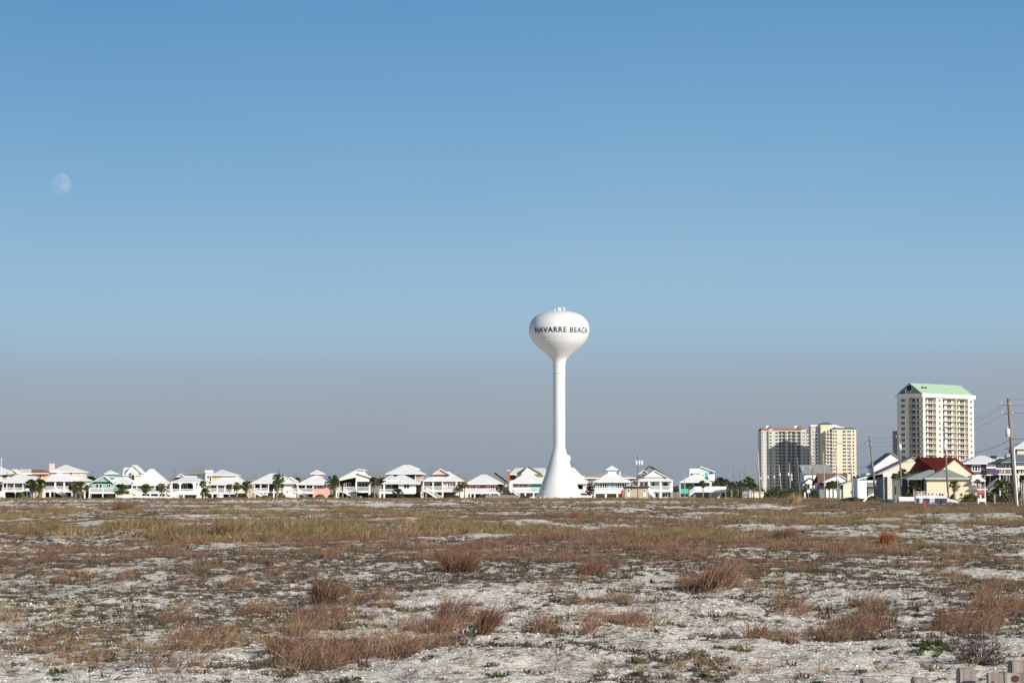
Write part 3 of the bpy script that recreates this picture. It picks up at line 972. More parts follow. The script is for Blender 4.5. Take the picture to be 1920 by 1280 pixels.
h.slab(711, 747, 922.7, 925, -.2, 8); h.slab(747, 778, 924, 925.5, .5, 7); h.rail(711.5, 737, 916.5, 922.7, -.1); h.rail(737.3, 747, 916.5, 922.7, -.1); h.posts([720.5], 905, 0, .4, 923)
h.posts([713, 720.5], 925, 0, .34); h.under(722, 778, 925, 2.2); h.dark(780, 788, 909, None, 2.2, .4, DARK, 'dark_panel')
h.body(786.5, 793, 897, 920, 4, 2, ROSE, 'rear_wing')

h = House('beach_house', 'peach house with white gable-topped roof and front stairs, right of the twin-humped roof', 828, HD)
h.hip(793, 869, 900.5, 818, 842, 883.5, -.5, 11); h.gable_f(811, 844, 888.5, 826, 878.3, 1.0, 7, wm=PEACH)
h.body(829, 858, 901, 921, .8, 8, PEACH); h.body(858, 867, 901, 921, 2.5, 6, PEACH); h.body(794, 829, 901, 921, 3.0, 6, PEACH)
h.win(805.5, 814, 904, 912, 3.0, 2); h.win(815, 825, 904, 915, 3.0, 3); h.win(838.5, 849, 904.5, 917, .8, 2, fw=.22)
h.slab(790, 857, 919.5, 922, -.2, 8); h.rail(790.5, 811, 911.5, 919.5, -.1); h.rail(813, 829, 911.5, 919.5, -.1); h.rail(830, 856.5, 911.5, 919.5, -.1)
h.posts([794, 812, 829.7], 901, 0, .3, 920); h.posts([791, 799, 812, 830], 922, 0, .34); h.post(856, 901, 0, .45); h.under(795, 857, 922, 2.6, 6, mat('dim_brown_wall', (.085, .07, .065), .9)); h.stair(799, 919.5, 823, 936)  # lower wall brown darkened for the shade under the deck
h.rail(824, 830, 929, 935, -.3)

h = House('beach_house', 'distant house with low grey roof between the peach and the pink house', 866, 660)
h.body(852, 882, 899.5, None, 1, 9, LCREAM); h.gable_s(848, 885, 900, 888, 0, 12, ROOFG, rx1=862)

h = House('beach_house', 'rose-pink single-storey stilt house with white deck left of the water tower', 906, HD)
h.hip(871.5, 944.5, 906.3, 903, 912, 889, -.5, 10.5)
h.body(874.5, 942, 906.5, 923, 1.2, 8, ROSE)
h.win(882, 892, 909, 921, 1.2, 2, fw=.2); h.win(899.5, 911, 908.5, 916, 1.2, 3); h.win(918.5, 928.5, 909, 921, 1.2, 2, fw=.2)
h.slab(874, 936.5, 922.3, 925.3, -.2, 8); h.rail(876, 898, 915.5, 922, -.1); h.rail(900, 917, 915.5, 922, -.1); h.rail(919, 935.5, 915.5, 922, -.1)
h.posts([875, 903.5, 919, 935], 925, 0, .32); h.posts([882.5, 890], 925, -.1, .32); h.under(878, 934, 925, 2.2)

h = House('beach_house', 'distant house with steep dark grey roof just right of the pink house', 934, 660)
h.body(918, 950, 902, None, 1, 9, CREAM); h.gable_f(914, 955, 902.5, 928, 883, 0, 10, ROOFG, GSID, ye2=903)

h = House('beach_house', 'pale yellow house with long white roof and red brick chimney left of the tower', 985, 665)
h.body(955, 1022, 889, None, 1, 10, CREAM); h.gable_s(954, 1024, 889, 877, 0, 13, rx0=967)
h.body(951, 956, 882.5, 905, -.8, 1.6, BRICK, 'chimney'); h.slab(950.5, 957, 881, 882.6, -1, 2, name='chimney_cap')
h.dark(956, 967, 890, 899, .8, .3); h.slab(955, 967, 888.5, 890, -.8, 2, name='balcony_roof'); h.win(972, 980, 890, 897, 1, 3)
h.gable_f(976, 1017, 888, 991, 872.3, -1.6, 9, ROOFG, CREAM)

h = House('beach_house', 'white and teal stilt house with tall hip roof, partly hidden by the tower base', 985, 624)
h.hip(954.5, 1024, 905, 988, 993, 884, -.5, 10.5)
h.body(961, 996, 905.3, 922, 1.2, 8, WSID); h.body(996, 1022, 905.3, 922, 1.25, 8, TEAL)
h.win(964, 971, 907, 914.5, 1.2, 2, 2); h.win(974, 981, 907, 914.5, 1.2, 2, 2); h.win(982, 989, 907, 914.5, 1.2, 2, 2); h.win(992.5, 995, 907, 914, 1.2, 1)
h.slab(951, 1014, 921, 923.5, -.2, 8); h.rail(951.5, 962, 913.5, 921, -.1); h.rail(963, 985, 913.5, 921, -.1); h.rail(986, 1013, 913.5, 921, -.1)
h.posts([953, 985, 1000.5, 1012], 923, 0, .36); h.under(955, 1014, 923, 2.4, 6, GSID); h.stair(963, 921, 975, 931.5); h.body(994, 1003, 930.5, None, -.5, 1.5, WHITE, 'storage_box')

h = House('beach_house', 'white house with long sloping roof and dark porch just right of the tower base', 1080, 640)
h.hip(1040, 1105, 905, 1066, 1076, 876, -.5, 13); h.dark(1076, 1094, 906, 918, 2, .4); h.body(1093, 1101, 906, None, .6, 5, WSID)
h.body(1060, 1082, 906, None, 2, 6, LGREY); h.slab(1070, 1104, 906, 908, -.2, 2, name='fascia'); h.rail(1082, 1093, 917, 922, -.1); h.slab(1078, 1102, 922, 924, -.2, 6); h.dark(1088, 1097, 924, 928, .4, .3)
h = House('beach_house', 'distant house with dark grey roof slope peeping out right of the tower cone', 1080, 690)
h.body(1062, 1096, 890, None, 1, 9, CREAM); h.gable_s(1056, 1098, 890.5, 875.5, 0, 12, ROOFG, rx1=1076)
h.b(MB().tube([(h.x(1075.5), 5, h.z(880)), (h.x(1075.5), 5, h.z(866.5))], [.09, .05], 6), 'aerial', WIRE)

h = House('beach_house', 'wide distant peach house with low tan hip roof behind the blue cupola house', 1145, 730)
h.body(1100, 1190, 895.5, None, 1, 12, PINK); h.hip(1095, 1193, 895.5, 1118, 1172, 887.5, 0, 15, ROOFT); h.slab(1096, 1192, 894.6, 896.6, -.3, .6, name='fascia')
h.win(1104, 1108, 898, 903, 1, 1); h.win(1181, 1186, 898, 903, 1, 2)

h = House('beach_house', 'slate-blue house with white roof and little white cupola, right of the tower', 1148, HD)
h.hip(1112.5, 1184, 902.3, 1144, 1149, 884, -.5, 10.5)
h.body(1140, 1155.5, 878.7, 887, 4.0, 1.9, WHITE); h.hip(1136.5, 1159, 879.3, 1147, 1148, 872.3, 3.2, 3.6); h.win(1141.5, 1147.4, 879.6, 882.2, 4.0, 3); h.win(1148, 1154, 879.6, 882.2, 4.0, 3)
h.body(1115.5, 1180.5, 902.5, 918, 1.1, 8, BLUE)
h.win(1120, 1142.5, 903.8, 915.6, 1.1, 5, 1, fw=.2); h.win(1152.5, 1175.5, 903.8, 915.6, 1.1, 5, 1, fw=.2)
h.slab(1114.5, 1174, 921, 925, -.2, 8); h.rail(1115, 1173, 914.8, 921, -.1); h.posts([1115, 1136, 1157.5], 924, 0, .42); h.under(1117, 1172, 924.5, 2.2, 6, mat('grey_lower_wall', (.15, .145, .14), .9))
h.b(MB().tube([(h.x(1162.5, 4), 4, h.z(896, 4)), (h.x(1162.5, 4), 4, h.z(883, 4))], [.14, .14], 6), 'vent_pipe', WHITE)
h.b(MB().tube([(h.x(1167), -.4, .4), (h.x(1167.2), -.2, 2.2)], [.35, .2], 8), 'red_kayak', mat('red_plastic', (.45, .05, .05), .5))

h = House('pump_house', 'low flat-roofed beige utility building with two small windows and a dark roof', 1194, 588, cat='utility building')
h.body(1171, 1215, 914, None, 0, 5, mat('tan_stucco', (.42, .36, .26), .9, .12, 1.5)); h.slab(1169.5, 1218.5, 911, 914, -.5, 6.5, CHAR, 'roof'); h.slab(1186, 1195, 909.8, 911, 1, 2, WHITE, 'roof_unit')
h.win(1176, 1181.5, 916.5, 922.5, 0, 1, fw=.14); h.win(1206, 1211, 916.5, 922.5, 0, 1, fw=.14)
h.b(MB().box(h.x(1176.2), h.x(1181.2), -.06, -.01, h.z(930), h.z(923)), 'door_panel', WHITE)
h.b(MB().box(h.x(1206.2), h.x(1211), -.06, -.01, h.z(930), h.z(923)), 'door_panel', WHITE)
h.b(MB().box(h.x(1184), h.x(1185.4), -.2, -.01, h.z(917), h.z(915.6)), 'wall_lamp', CHAR)

h = House('beach_house', 'tan gabled house with steep grey roof rising behind the white verandah house', 1222, 650)
h.body(1197, 1244, 892, None, 1, 10, TANS); h.gable_f(1196, 1217, 888, 1207, 880, -.5, 6, ROOFW, TANS); h.gable_f(1198, 1256, 893, 1221, 872, 0, 10, ROOFG, GSID); h.win(1203, 1210, 890, 893, .9, 2)
h = House('beach_house', 'white two-level verandah house with gabled white hip roof and square columns', 1228, HD)
h.hip(1194.5, 1262.5, 900.3, 1222, 1236, 886, -.6, 11); h.gable_f(1208, 1252, 893.5, 1227.5, 880.5, .6, 8, wm=ROOFW)
h.body(1198, 1252, 901, None, 3.0, 7, WSID); h.body(1252, 1259, 901, 918, 1.0, 7, WSID)
for a_, b_ in ((1200.5, 1205), (1209, 1213.5), (1222, 1228), (1243, 1252)): h.win(a_, b_, 904, 911, 3.0, 1)
h.slab(1195, 1261, 918.5, 921.8, -.2, 8); h.rail(1217, 1237, 911, 918.5, -.1); h.rail(1239, 1258, 911, 918.5, -.1); h.posts([1197, 1217.3, 1238.5, 1259.5], 900.5, 0, .5)
h.win(1224, 1234, 924, 932, 3.0, 2); h.win(1242, 1252, 924, 932, 3.0, 2); h.stair(1216.5, 921, 1228, 933, -1.4)

h = House('beach_house', 'bright teal house with hip-roofed pavilion and white rooftop balcony tower', 1312, HD)
h.hip(1274, 1332, 903, 1301, 1309, 888, -.5, 9); h.body(1276, 1302, 903.3, 925, 2.2, 6, TEAL); h.dark(1302, 1330, 903.3, 916, 2.4, .4); h.body(1302, 1331, 903.3, 925, 2.9, 6, TEAL)
h.posts([1275, 1331.5, 1333.5], 903, 0, .2); h.win(1285, 1290, 905, 912, 2.2, 1)
h.body(1296, 1327, 888, 905, 4.5, 5, TEAL); h.rail(1293, 1312.5, 878.5, 886, 3.5, True); h.slab(1293, 1313, 886, 887, 3.5, 4); h.posts([1293.5, 1312.5], 887, 3.5, .2, 900); h.rail(1293, 1312.5, 878.5, 886, 7.4, True)
h.dark(1295, 1301, 887.5, 891, 4.4, .1); h.dark(1305, 1311, 887.5, 890.5, 4.4, .1)
h.gable_f(1306, 1341, 884, 1313.5, 873.5, 4.0, 6, wm=MINT, ye2=884); h.body(1313, 1339, 884.5, 903, 4.1, 5, MINT)
h.body(1323.5, 1328, 886, 898, 3.9, .3, TEAL, 'shutter'); h.rail(1328.5, 1340, 889, 899.5, 2.5, True); h.slab(1328.5, 1340.5, 899.5, 900.8, 2.4, 3); h.dark(1330, 1336, 886, 889, 4.0, .1)
h.win(1314, 1321, 889, 892, 4.1, 2)
h.slab(1302, 1361.5, 920, 922.3, -1.8, 9); h.rail(1302, 1328, 912, 920, -1.8, True); h.rail(1328.4, 1361.5, 912, 920, -1.8, True)
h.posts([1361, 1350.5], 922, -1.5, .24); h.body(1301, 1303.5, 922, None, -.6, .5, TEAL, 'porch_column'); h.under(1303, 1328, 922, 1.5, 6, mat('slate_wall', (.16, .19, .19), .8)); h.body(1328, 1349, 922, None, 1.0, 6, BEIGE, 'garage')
h.stair(1302.5, 919.5, 1291, 930, -1.8, 1.2)

h = House('low_building', 'long low cream building between the palms and the tall dark pole', 1412, 640, cat='building')
h.body(1409, 1432, 922, None, 0, 6, CREAM); h.slab(1391, 1433, 921, 922.2, -.4, 7, WHITE, 'roof'); h.posts([1393, 1394.5, 1398.5, 1403, 1406], 922, 0, .35); h.dark(1392, 1409, 922.3, None, 2, .4)
h.win(1413.5, 1415.5, 923.5, 926, 0, 1)

# ---- buildings on the right
h = House('apartment_house', 'white building with long slate-grey roof in front of the two far condominium blocks', 1532, 800, cat='building')
h.body(1508, 1556, 885, None, 1, 12, WSID); h.gable_s(1504, 1561, 886, 871, 0, 15, ROOFSG); h.win(1527, 1529, 889, 891, 1, 1)
h.body(1518, 1536, 896, None, -2, 4, WSID, 'front_wing'); h.gable_f(1503, 1537, 909, 1519, 895, -2.2, 6, ROOFG, WSID, ye2=903)
h.body(1505, 1519, 909, None, -1.5, 3, GSID, 'shade_grey_wing')  # wing coloured grey for the shade on the left side
h.win(1505, 1507.5, 873, 880, 1.0, 1); h.win(1519, 1521, 873, 878, 3.0, 1)
h = House('beach_house', 'white-gabled house with wide brown shingle roof above white verandas', 1565, 690)
h.gable_s(1533, 1598, 908, 887, 2, 14, ROOFB, rx0=1533, rx1=1598)
h.body(1536, 1592, 905, None, 3.5, 10, WSID); h.gable_f(1543, 1600, 903, 1574, 889.5, -.5, 7, ROOFW, WSID, ye2=904)
h.body(1546, 1592, 904, 911, -.2, 5, WSID, 'upper_wall'); h.dark(1550, 1573, 906, 911, -.25, .06); h.body(1549, 1578, 911, None, 1, 5, WSID, 'lower_front_wall')
for p in (1553, 1560, 1567, 1574): h.win(p, p + 3, 914, 921, 1, 1)
h.body(1536, 1549, 911, None, 1.4, 5, GSID, 'shade_grey_side_wall')  # left side wall painted grey to stand for its shade
h = House('cottage', 'small bright yellow cottage with white trim and a square yellow chimney block', 1588, 640, cat='house')
h.body(1581, 1601, 906, None, 0, 7, YELLOW); h.gable_f(1575, 1612, 908, 1598, 899.5, -.2, 7, ROOFT, YELLOW, ye2=904); h.body(1589, 1595, 888, 902, 3, 2, YELLOW, 'chimney')
h.dark(1576, 1580, 909.5, 916, .3, .3); h.body(1574.5, 1581, 909, None, .6, 6, MINT, 'side_porch'); h.win(1576.5, 1579.5, 919, 925, .6, 2); h.win(1594.5, 1597.5, 919, 925, 0, 1)
h = House('beach_house', 'big plain white house with two stepped gables and a dark carport with white garage doors', 1650, 560)
h.body(1608, 1625, 898, None, 0, 10, WSID); h.body(1625, 1656, 887, 904, 0, 9.5, WSID, 'upper_wall')
# big upper gable
h.gable_f(1636, 1706, 875, 1673.5, 848, 2.5, 10, ROOFG, WSID, ye2=870); h.body(1639, 1694, 872, 900, 2.6, 9, WSID, 'rear_wall')
mb = MB(); y0, y1 = -.6, 10
vs = [(h.x(1607), y0, h.z(898)), (h.x(1666), y0, h.z(879.5)), (h.x(1666), y1, h.z(879.5)), (h.x(1607), y1, h.z(898))]
vs += [(v[0], v[1], v[2] - .3) for v in vs]
mb.add(vs, [(0, 1, 2, 3), (7, 6, 5, 4), (0, 4, 5, 1), (1, 5, 6, 2), (3, 2, 6, 7), (4, 0, 3, 7)]); h.b(mb, 'lean_to_roof', ROOFW)
mb = MB(); vs = [(h.x(1608), 0, h.z(900)), (h.x(1656), 0, h.z(900)), (h.x(1656), 0, h.z(884.3)), (h.x(1608), 0, h.z(898.9))]; vs += [(v[0], .3, v[2]) for v in vs]
mb.add(vs, [(0, 1, 2, 3), (7, 6, 5, 4), (0, 4, 5, 1), (1, 5, 6, 2), (2, 6, 7, 3), (3, 7, 4, 0)]); h.b(mb, 'sloped_wall', WSID)
h.body(1625.5, 1656, 904, None, 3.5, 5, DARK, 'carport_wall'); h.body(1627, 1638, 915, None, 3.2, .25, WHITE, 'garage_door'); h.body(1644, 1656, 915, None, 3.2, .25, WHITE, 'garage_door')
h.slab(1625.5, 1656, 911.5, 914.5, .1, 3.3, CHAR, 'balcony_slab'); h.body(1628, 1655, 898, 910.5, 1.8, .4, WSID, 'balcony_back_wall'); h.rail(1625.5, 1652, 903, 911.5, .2, m=GALV)
h.win(1652, 1657.5, 878.5, 882, 2.6, 2, fr=LGREY); h.post(1641, 904, .3, .25)
h = House('beach_house', 'tall beige gabled house with dark grey roof left of the red-roofed house', 1690, 520)
h.body(1664, 1703, 893, None, 0, 11, BEIGE); h.gable_f(1637, 1740, 891, 1713, 855.5, -.2, 10, ROOFG, BEIGE, ye2=868.5)
h.body(1656, 1664, 893, None, .6, 10, GSID, 'shade_grey_bay'); h.body(1702, 1740, 872, 893, .5, 9, BEIGE, 'upper_wall'); h.win(1704, 1709, 868, 871.5, -.2, 2)  # shade of the beige left wall put into the grey bay colour
h.win(1673, 1676, 893, 903, 0, 1); h.win(1679, 1682, 893, 903, 0, 1)
h = House('beach_house', 'yellow house under a broad deep-red shingle roof in front of the green-roofed tower block', 1765, 470)
a, b, c = h.x(1720, 8), h.x(1792.5), h.x(1836)
# roof: ridge runs back to the left from the yellow gable
zr = h.z(857.5); zlo = h.z(884); zro = h.z(894.5)
gy = 0.0
L = Vector((-9.6, 9.0, 0))
R0 = Vector((b, -.4, zr)); R1 = R0 + Vector((h.x(1720, 9) - b, 9, h.z(856.5, 9) - zr))
E0 = Vector((h.x(1757), -.4, h.z(884))); E1 = Vector((h.x(1697, 9), 9, h.z(886, 9)))
G0 = Vector((c, -.4, zro)); G1 = G0 + (R1 - R0)
mb = MB()
for quad in ((E0, R0, R1, E1), (R0, G0, G1, R1)):
    vs = [tuple(v) for v in quad]; vs += [(v[0], v[1], v[2] - .25) for v in vs]
    mb.add(vs, [(0, 1, 2, 3), (7, 6, 5, 4), (0, 4, 5, 1), (1, 5, 6, 2), (3, 2, 6, 7), (4, 0, 3, 7)])
h.b(mb, 'roof', ROOFR)
mb = MB(); vs = [(E0.x + .3, 0, E0.z - .25), (b, 0, zr - .26), (c - .3, 0, zro - .2), (c - .3, 0, -.4), (E0.x + .3, 0, -.4)]
vs += [(v[0] - (8 if i not in (2, 3) else 2), 8, v[2]) for i, v in enumerate(vs)]
mb.add(vs, [(0, 4, 3, 2, 1), (5, 6, 7, 8, 9), (0, 5, 9, 4), (3, 8, 7, 2)]); h.b(mb, 'wall', YELLOW)
h.body(1823, 1836, 890, 912, -2.2, 2, LCREAM, 'side_wing'); h.gable_s(1821, 1848, 900, 893, -2.6, 4, ROOFW, rx0=1821, rx1=1840); h.win(1823, 1828, 890, 896, -.0, 2, fr=GSID)
h.rail(1818, 1846, 909, 915, -2.6, m=WOODG); h.slab(1818, 1846, 915, 916.5, -2.6, 3, WOODG); h.posts([1819, 1832, 1845], 916, -2.5, .15, m=WOODG)
h = House('garage_house', 'low beige house with grey hip roof and a single palm against its front wall', 1775, 425, cat='house')
h.hip(1735, 1818.5, 896.5, 1771, 1777, 879, -.5, 11, ROOFSG); h.hip(1700, 1755, 896.5, 1742, 1752, 880.5, 1.5, 11, ROOFSG)
h.body(1737.5, 1816.5, 896.8, None, .2, 10, mat('pale_beige_siding', (.70, .60, .42), .8, .05, 1, siding=4)); h.body(1702, 1738, 897, None, 3.5, 7, DARK, 'porch_wall')
h.slab(1734.5, 1819, 895.5, 897.6, -.56, .1, BEIGE, 'fascia'); h.posts([1703, 1715, 1727], 897, 1.6, .18, m=GSID)
h.body(1717, 1736, 920, None, -1.2, .2, WOODG, 'low_lattice'); h.win(1800, 1805, 924.5, 929, .2, 1, fr=WOODG)
for p in (1738, 1745, 1752, 1759):
    h.win(p, p + 5.2, 923, 931, .2, 1, fr=WHITE)
h = House('beach_house', 'dark purple house with pale hip roof and white french windows', 1845, 560)
h.hip(1806, 1884, 868, 1836, 1846, 853.5, -.5, 11); h.body(1812, 1878, 868.3, 890, 1, 9, PURPLE); h.win(1822, 1839, 870.5, 884, 1, 3, fw=.22); h.body(1850, 1868, 870, 878, .6, .5, WHITE, 'awning_panel')
h.slab(1812, 1880, 889, 891, -1, 3); h.slab(1812, 1880, 886, 888, -.4, 1.5, PURPLE, 'balcony_floor'); h.posts([1813, 1838, 1858, 1879], 889, -.8, .35); h.under(1815, 1878, 891, 2.5, 6)
h = House('beach_house', 'dark-timbered house with blue-grey hip roof and white columns at the right edge', 1900, 420)
h.hip(1878, 1945, 866.5, 1906, 1925, 852, -.5, 12, mat('slate_blue_roof', (.16, .19, .22), .8, .15, 3)); h.slab(1880, 1945, 866, 868, -.5, .12, WHITE, 'fascia')
h.body(1885, 1945, 868, 880, 3.0, 7, LGREY); h.body(1904, 1945, 869, 879, .2, 3, LCREAM, 'upper_wall')
h.posts([1886.5, 1893, 1899, 1905], 868, 0, .18, 905, m=GSID); h.slab(1868, 1945, 877, 879.5, -.1, 4, WHITE, 'upper_deck'); h.dark(1905, 1945, 880, 887, .6, .3)
for p in (1875, 1882, 1889): h.post(p, 880, .5, .2)
for p in (1910, 1917, 1924): h.win(p, p + 4, 880.5, 887, .55, 1)
h.slab(1872, 1945, 888, 890, -.1, 5, WHITE, 'lower_deck'); h.under(1874, 1945, 890, 1.2, 8, DARK); h.post(1909.5, 889, -.3, .34, m=CREAM); h.body(1914, 1945, 905, None, .4, 3, BLUE, 'garage_door')
h.stair(1872, 905, 1852, 922, -1.8, 1.3, m=GSID); h.rail(1880, 1905, 881, 888, -.1, m=GSID)
h = House('beach_house', 'pale yellow house with white roof and iron-railed balcony peeping over the right edge', 1915, 560)
h.hip(1901, 1945, 839.5, 1922, 1930, 826, -.5, 10); h.body(1908, 1945, 840, 880, .5, 8, YELLOW); h.body(1902, 1908, 840, 850, .8, 6, GSID, 'shade_grey_wall'); h.slab(1880, 1945, 858, 860, -2.5, 5, LGREY, 'balcony'); h.rail(1890, 1945, 850, 858, -2.5, m=GSID)  # narrow left wall painted grey in place of its shade
h = House('roof_terrace_house', 'flat-roofed cream and dark block behind the purple house roof', 1875, 640, cat='house')
h.body(1862, 1895, 857, None, 0, 8, LCREAM); h.body(1862, 1870, 854, 859, -.4, 3, CHAR, 'roof_unit'); h.body(1874, 1892, 859, 868, -1.5, 2, CHAR, 'shade_dark_terrace'); h.b(MB().tube([(h.x(1891), 0, h.z(858)), (h.x(1891), 0, h.z(851))], [1, 1], 10), 'water_cistern', LGREY)  # charcoal box carries the shade of the terrace in its colour

# ------------------------------------------------------------------ condominium blocks
_bal = {}


def bal_mesh(w, d, rh=1.0):
    k = (round(w, 1), round(d, 1))
    if k not in _bal:
        mb = MB(); w_, d_ = k
        mb.box(0, w_, 0, d_, -.22, 0)
        mb.box(0, w_, 0, .08, rh - .1, rh)
        n = max(2, int(w_ / .7))
        for i in range(n + 1):
            x = w_ * i / n; mb.box(x - .06, x + .06, 0, .08, 0, rh)
        me_ = mb.mesh('balcony'); _bal[k] = me_
    return _bal[k]


_wm = {}


def win_mesh(w, h_, mull=1):
    k = (round(w, 1), round(h_, 1), mull)
    if k not in _wm:
        w_, hh, _ = k
        fr = MB(); f = .14
        fr.box(0, f, -.12, -.01, 0, hh); fr.box(w_ - f, w_, -.12, -.01, 0, hh); fr.box(f, w_ - f, -.12, -.01, 0, f); fr.box(f, w_ - f, -.12, -.01, hh - f, hh)
        for i in range(1, mull):
            x = w_ * i / mull; fr.box(x - .07, x + .07, -.11, -.02, f, hh - f)
        gl = MB().box(f * .7, w_ - f * .7, -.06, -.015, f * .7, hh - f * .7)
        a_ = fr.mesh('window'); a_.materials.append(WHITE)
        b_ = gl.mesh('pane'); b_.materials.append(GLASS)
        _wm[k] = (a_, b_)
    return _wm[k]


def place_win(r, u, z, w, hh, mull=1, side=0, y=0):
    fr, gl = win_mesh(w, hh, mull)
    if side == 0: o = obj_from(fr, 'window', r, (u, y, z))
    else: o = obj_from(fr, 'window', r, (y, u + w, z), (0, 0, -math.pi / 2))
    obj_from(gl, 'pane', o)
    return o


def place_bal(r, u0, u1, z, d, m, y=0):
    me_ = bal_mesh(u1 - u0, d)
    if not me_.materials: me_.materials.append(m)
    return obj_from(me_, 'balcony', r, (u0, y, z))


# --- green-roofed tower
D0 = 1234.0
bx = WX(1729.6, D0, 800)
ang = math.atan2(.68, .733)
BZ = .55
B = root('condominium_tower', 'tall cream condominium tower with pale green gabled roof and rows of balconies', 'high-rise', (bx, D0, BZ), ang)
ca, sa = math.cos(ang), math.sin(ang)


def fu(px, y=0.0):
    """u along the long face for photo pixel px"""
    k = (px - 960) / (F_PX / ct * 1.0 + 0) * 1.0
    k = world(px, 800, 1.0)[0]
    # (bx + u ca - y sa) = k (D0 + u sa + y ca)
    return (k * (D0 + y * ca) - bx + y * sa) / (ca - k * sa)


def fv(px):
    k = world(px, 800, 1.0)[0]
    # gable face point = C + v*(-sa, ca)
    return (bx - k * D0) / (k * ca + sa)


BL = fu(1826); BWd = fv(1682.3)
ze = WZ(744, D0) - BZ
fl = 3.0
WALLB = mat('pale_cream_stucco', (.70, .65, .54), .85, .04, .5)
BALM = mat('ivory_balcony_paint', (.66, .61, .52), .8, .05)
zones = [(0, fu(1735), 'b'), (fu(1735), fu(1755.5), 'b'), (fu(1755.5), fu(1768), 'p'), (fu(1768), fu(1793.5), 'b'), (fu(1794.5), fu(1815), 'b'), (fu(1815.5), BL, 'p')]
rec = 2.2
MB().box(rec, BL, rec, BWd, -1, ze).build('core_wall', WALLB, B)
for u0, u1, k in zones:
    if k == 'p': MB().box(u0, u1, 0, rec, -1, ze - .01).build('wall_bay', WALLB, B)
MB().box(fu(1793.5), fu(1794.6), -.1, rec, -1, ze).build('dividing_fin', WALLB, B)
v1 = fv(1704)
MB().box(0, rec, v1, BWd, -1, ze - .01).build('end_wall', WALLB, B)
MB().box(fu(1731), fu(1735), -.15, rec, -1, ze - .02).build('corner_pier', WALLB, B)
MB().box(-.9, BL + .8, -.9, BWd + .5, ze, ze + 1.9).build('parapet_band', WHITE, B)
nf = 17
zr_ = WZ(718, D0 + 8) - BZ
mb = MB()
yc = BWd / 2
e = ze + 1.9
x_r1 = fu(1802, yc)
vs = [(0, 0, e), (BL, 0, e), (BL, BWd, e), (0, BWd, e), (0, yc, zr_), (x_r1, yc, zr_)]
vsb = [(v[0], v[1], v[2]) for v in vs]
mb.add(vs, [(0, 1, 5, 4), (1, 2, 5), (2, 3, 4, 5), (3, 2, 1, 0)]); mb.build('roof', ROOFGN, B)
MB().add([(-.02, .3, e), (-.02, BWd - .3, e), (-.02, yc, zr_ - .4)], [(0, 1, 2), (2, 1, 0)]).build('gable_wall', mat('shade_grey_stucco', (.50, .47, .42), .85), B)  # gable coloured greyer for the weaker light on this face
mb = MB(); zc_ = (e * .45 + zr_ * .55)
mb.add([(-.12, yc + 2.2 * math.cos(a), zc_ - .2 + 2.2 * math.sin(a)) for a in np.linspace(0, 2 * math.pi, 20, False)], [tuple(range(20)), tuple(range(20))[::-1]])
r_ = mb.build('round_window', WHITE, B)
mb = MB(); mb.add([(-.2, yc + 1.7 * math.cos(a), zc_ - .2 + 1.7 * math.sin(a)) for a in np.linspace(0, 2 * math.pi, 20, False)], [tuple(range(20)), tuple(range(20))[::-1]]); mb.build('pane', GLASS, r_)
place_win(B, fv(1699), e - .1, 3.2, 2.4, 2, 1, -.1)
for u, v in ((fu(1730, 4), 4), (fu(1736, 4), 4)):
    zz = e + (zr_ - e) * v / yc
    MB().box(u, u + 1.2, v, v + .8, zz, zz + 1.0).build('roof_vent', CHAR, B)
for i in range(nf):
    zf = ze - fl * (i + 1)
    if zf < 18: break
    for u0, u1, k in zones:
        if k == 'b':
            place_bal(B, u0, u1 - .15, zf, rec, BALM)
            n = max(1, int((u1 - u0) / 4.2))
            for j in range(n):
                wu = (u1 - u0) / n
                place_win(B, u0 + wu * j + .5, zf + .1, min(wu - .8, 4.0), 2.3, 2, 0, rec)
        else:
            place_win(B, (u0 + u1) / 2 - .9, zf + .7, 1.9, 1.6, 2, 0, 0)
    # gable side
    place_win(B, fv(1697.5), zf + .6, 2.6, 1.8, 2, 1, 0)
    vv0, vv1 = .1, v1
    me_ = bal_mesh(vv1 - vv0, rec)
    if not me_.materials: me_.materials.append(BALM)
    obj_from(me_, 'balcony', B, (0, vv1, zf), (0, 0, -math.pi / 2))
    place_win(B, 1.5, zf + .1, 3.6, 2.3, 2, 1, rec); place_win(B, 6.0, zf + .1, 2.4, 2.3, 1, 1, rec)
    place_bal(B, BL, BL + 1.9, zf, rec, BALM, 2.0)
# lower dark wing at its left
MB().box(3, 12, BWd, BWd + 5.5, -1, WZ(806, D0) - BZ).build('stair_wing', mat('mauve_grey_stucco', (.28, .24, .25), .85), B)
MB().box(2.0, BL - 4, BWd, BWd + 1.2, -1, WZ(749, D0) - BZ).build('rear_gallery', GSID, B)

# --- white block with red mansard roof
DA = 2030.0
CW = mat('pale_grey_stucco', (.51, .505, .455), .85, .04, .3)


def condo(label, px0, D, rz=0, name='condominium_block'):
    r = root(name, label, 'high-rise', (WX(px0, D, 860), D, BZ), math.radians(rz))
    return r


A = condo('long white condominium block with red mansard roof, furthest left of the high-rises', 1428, DA, 1.5)


def ax(px): return (WX(px, DA, 860) - WX(1428, DA, 860))
def az(py): return WZ(py, DA) - BZ


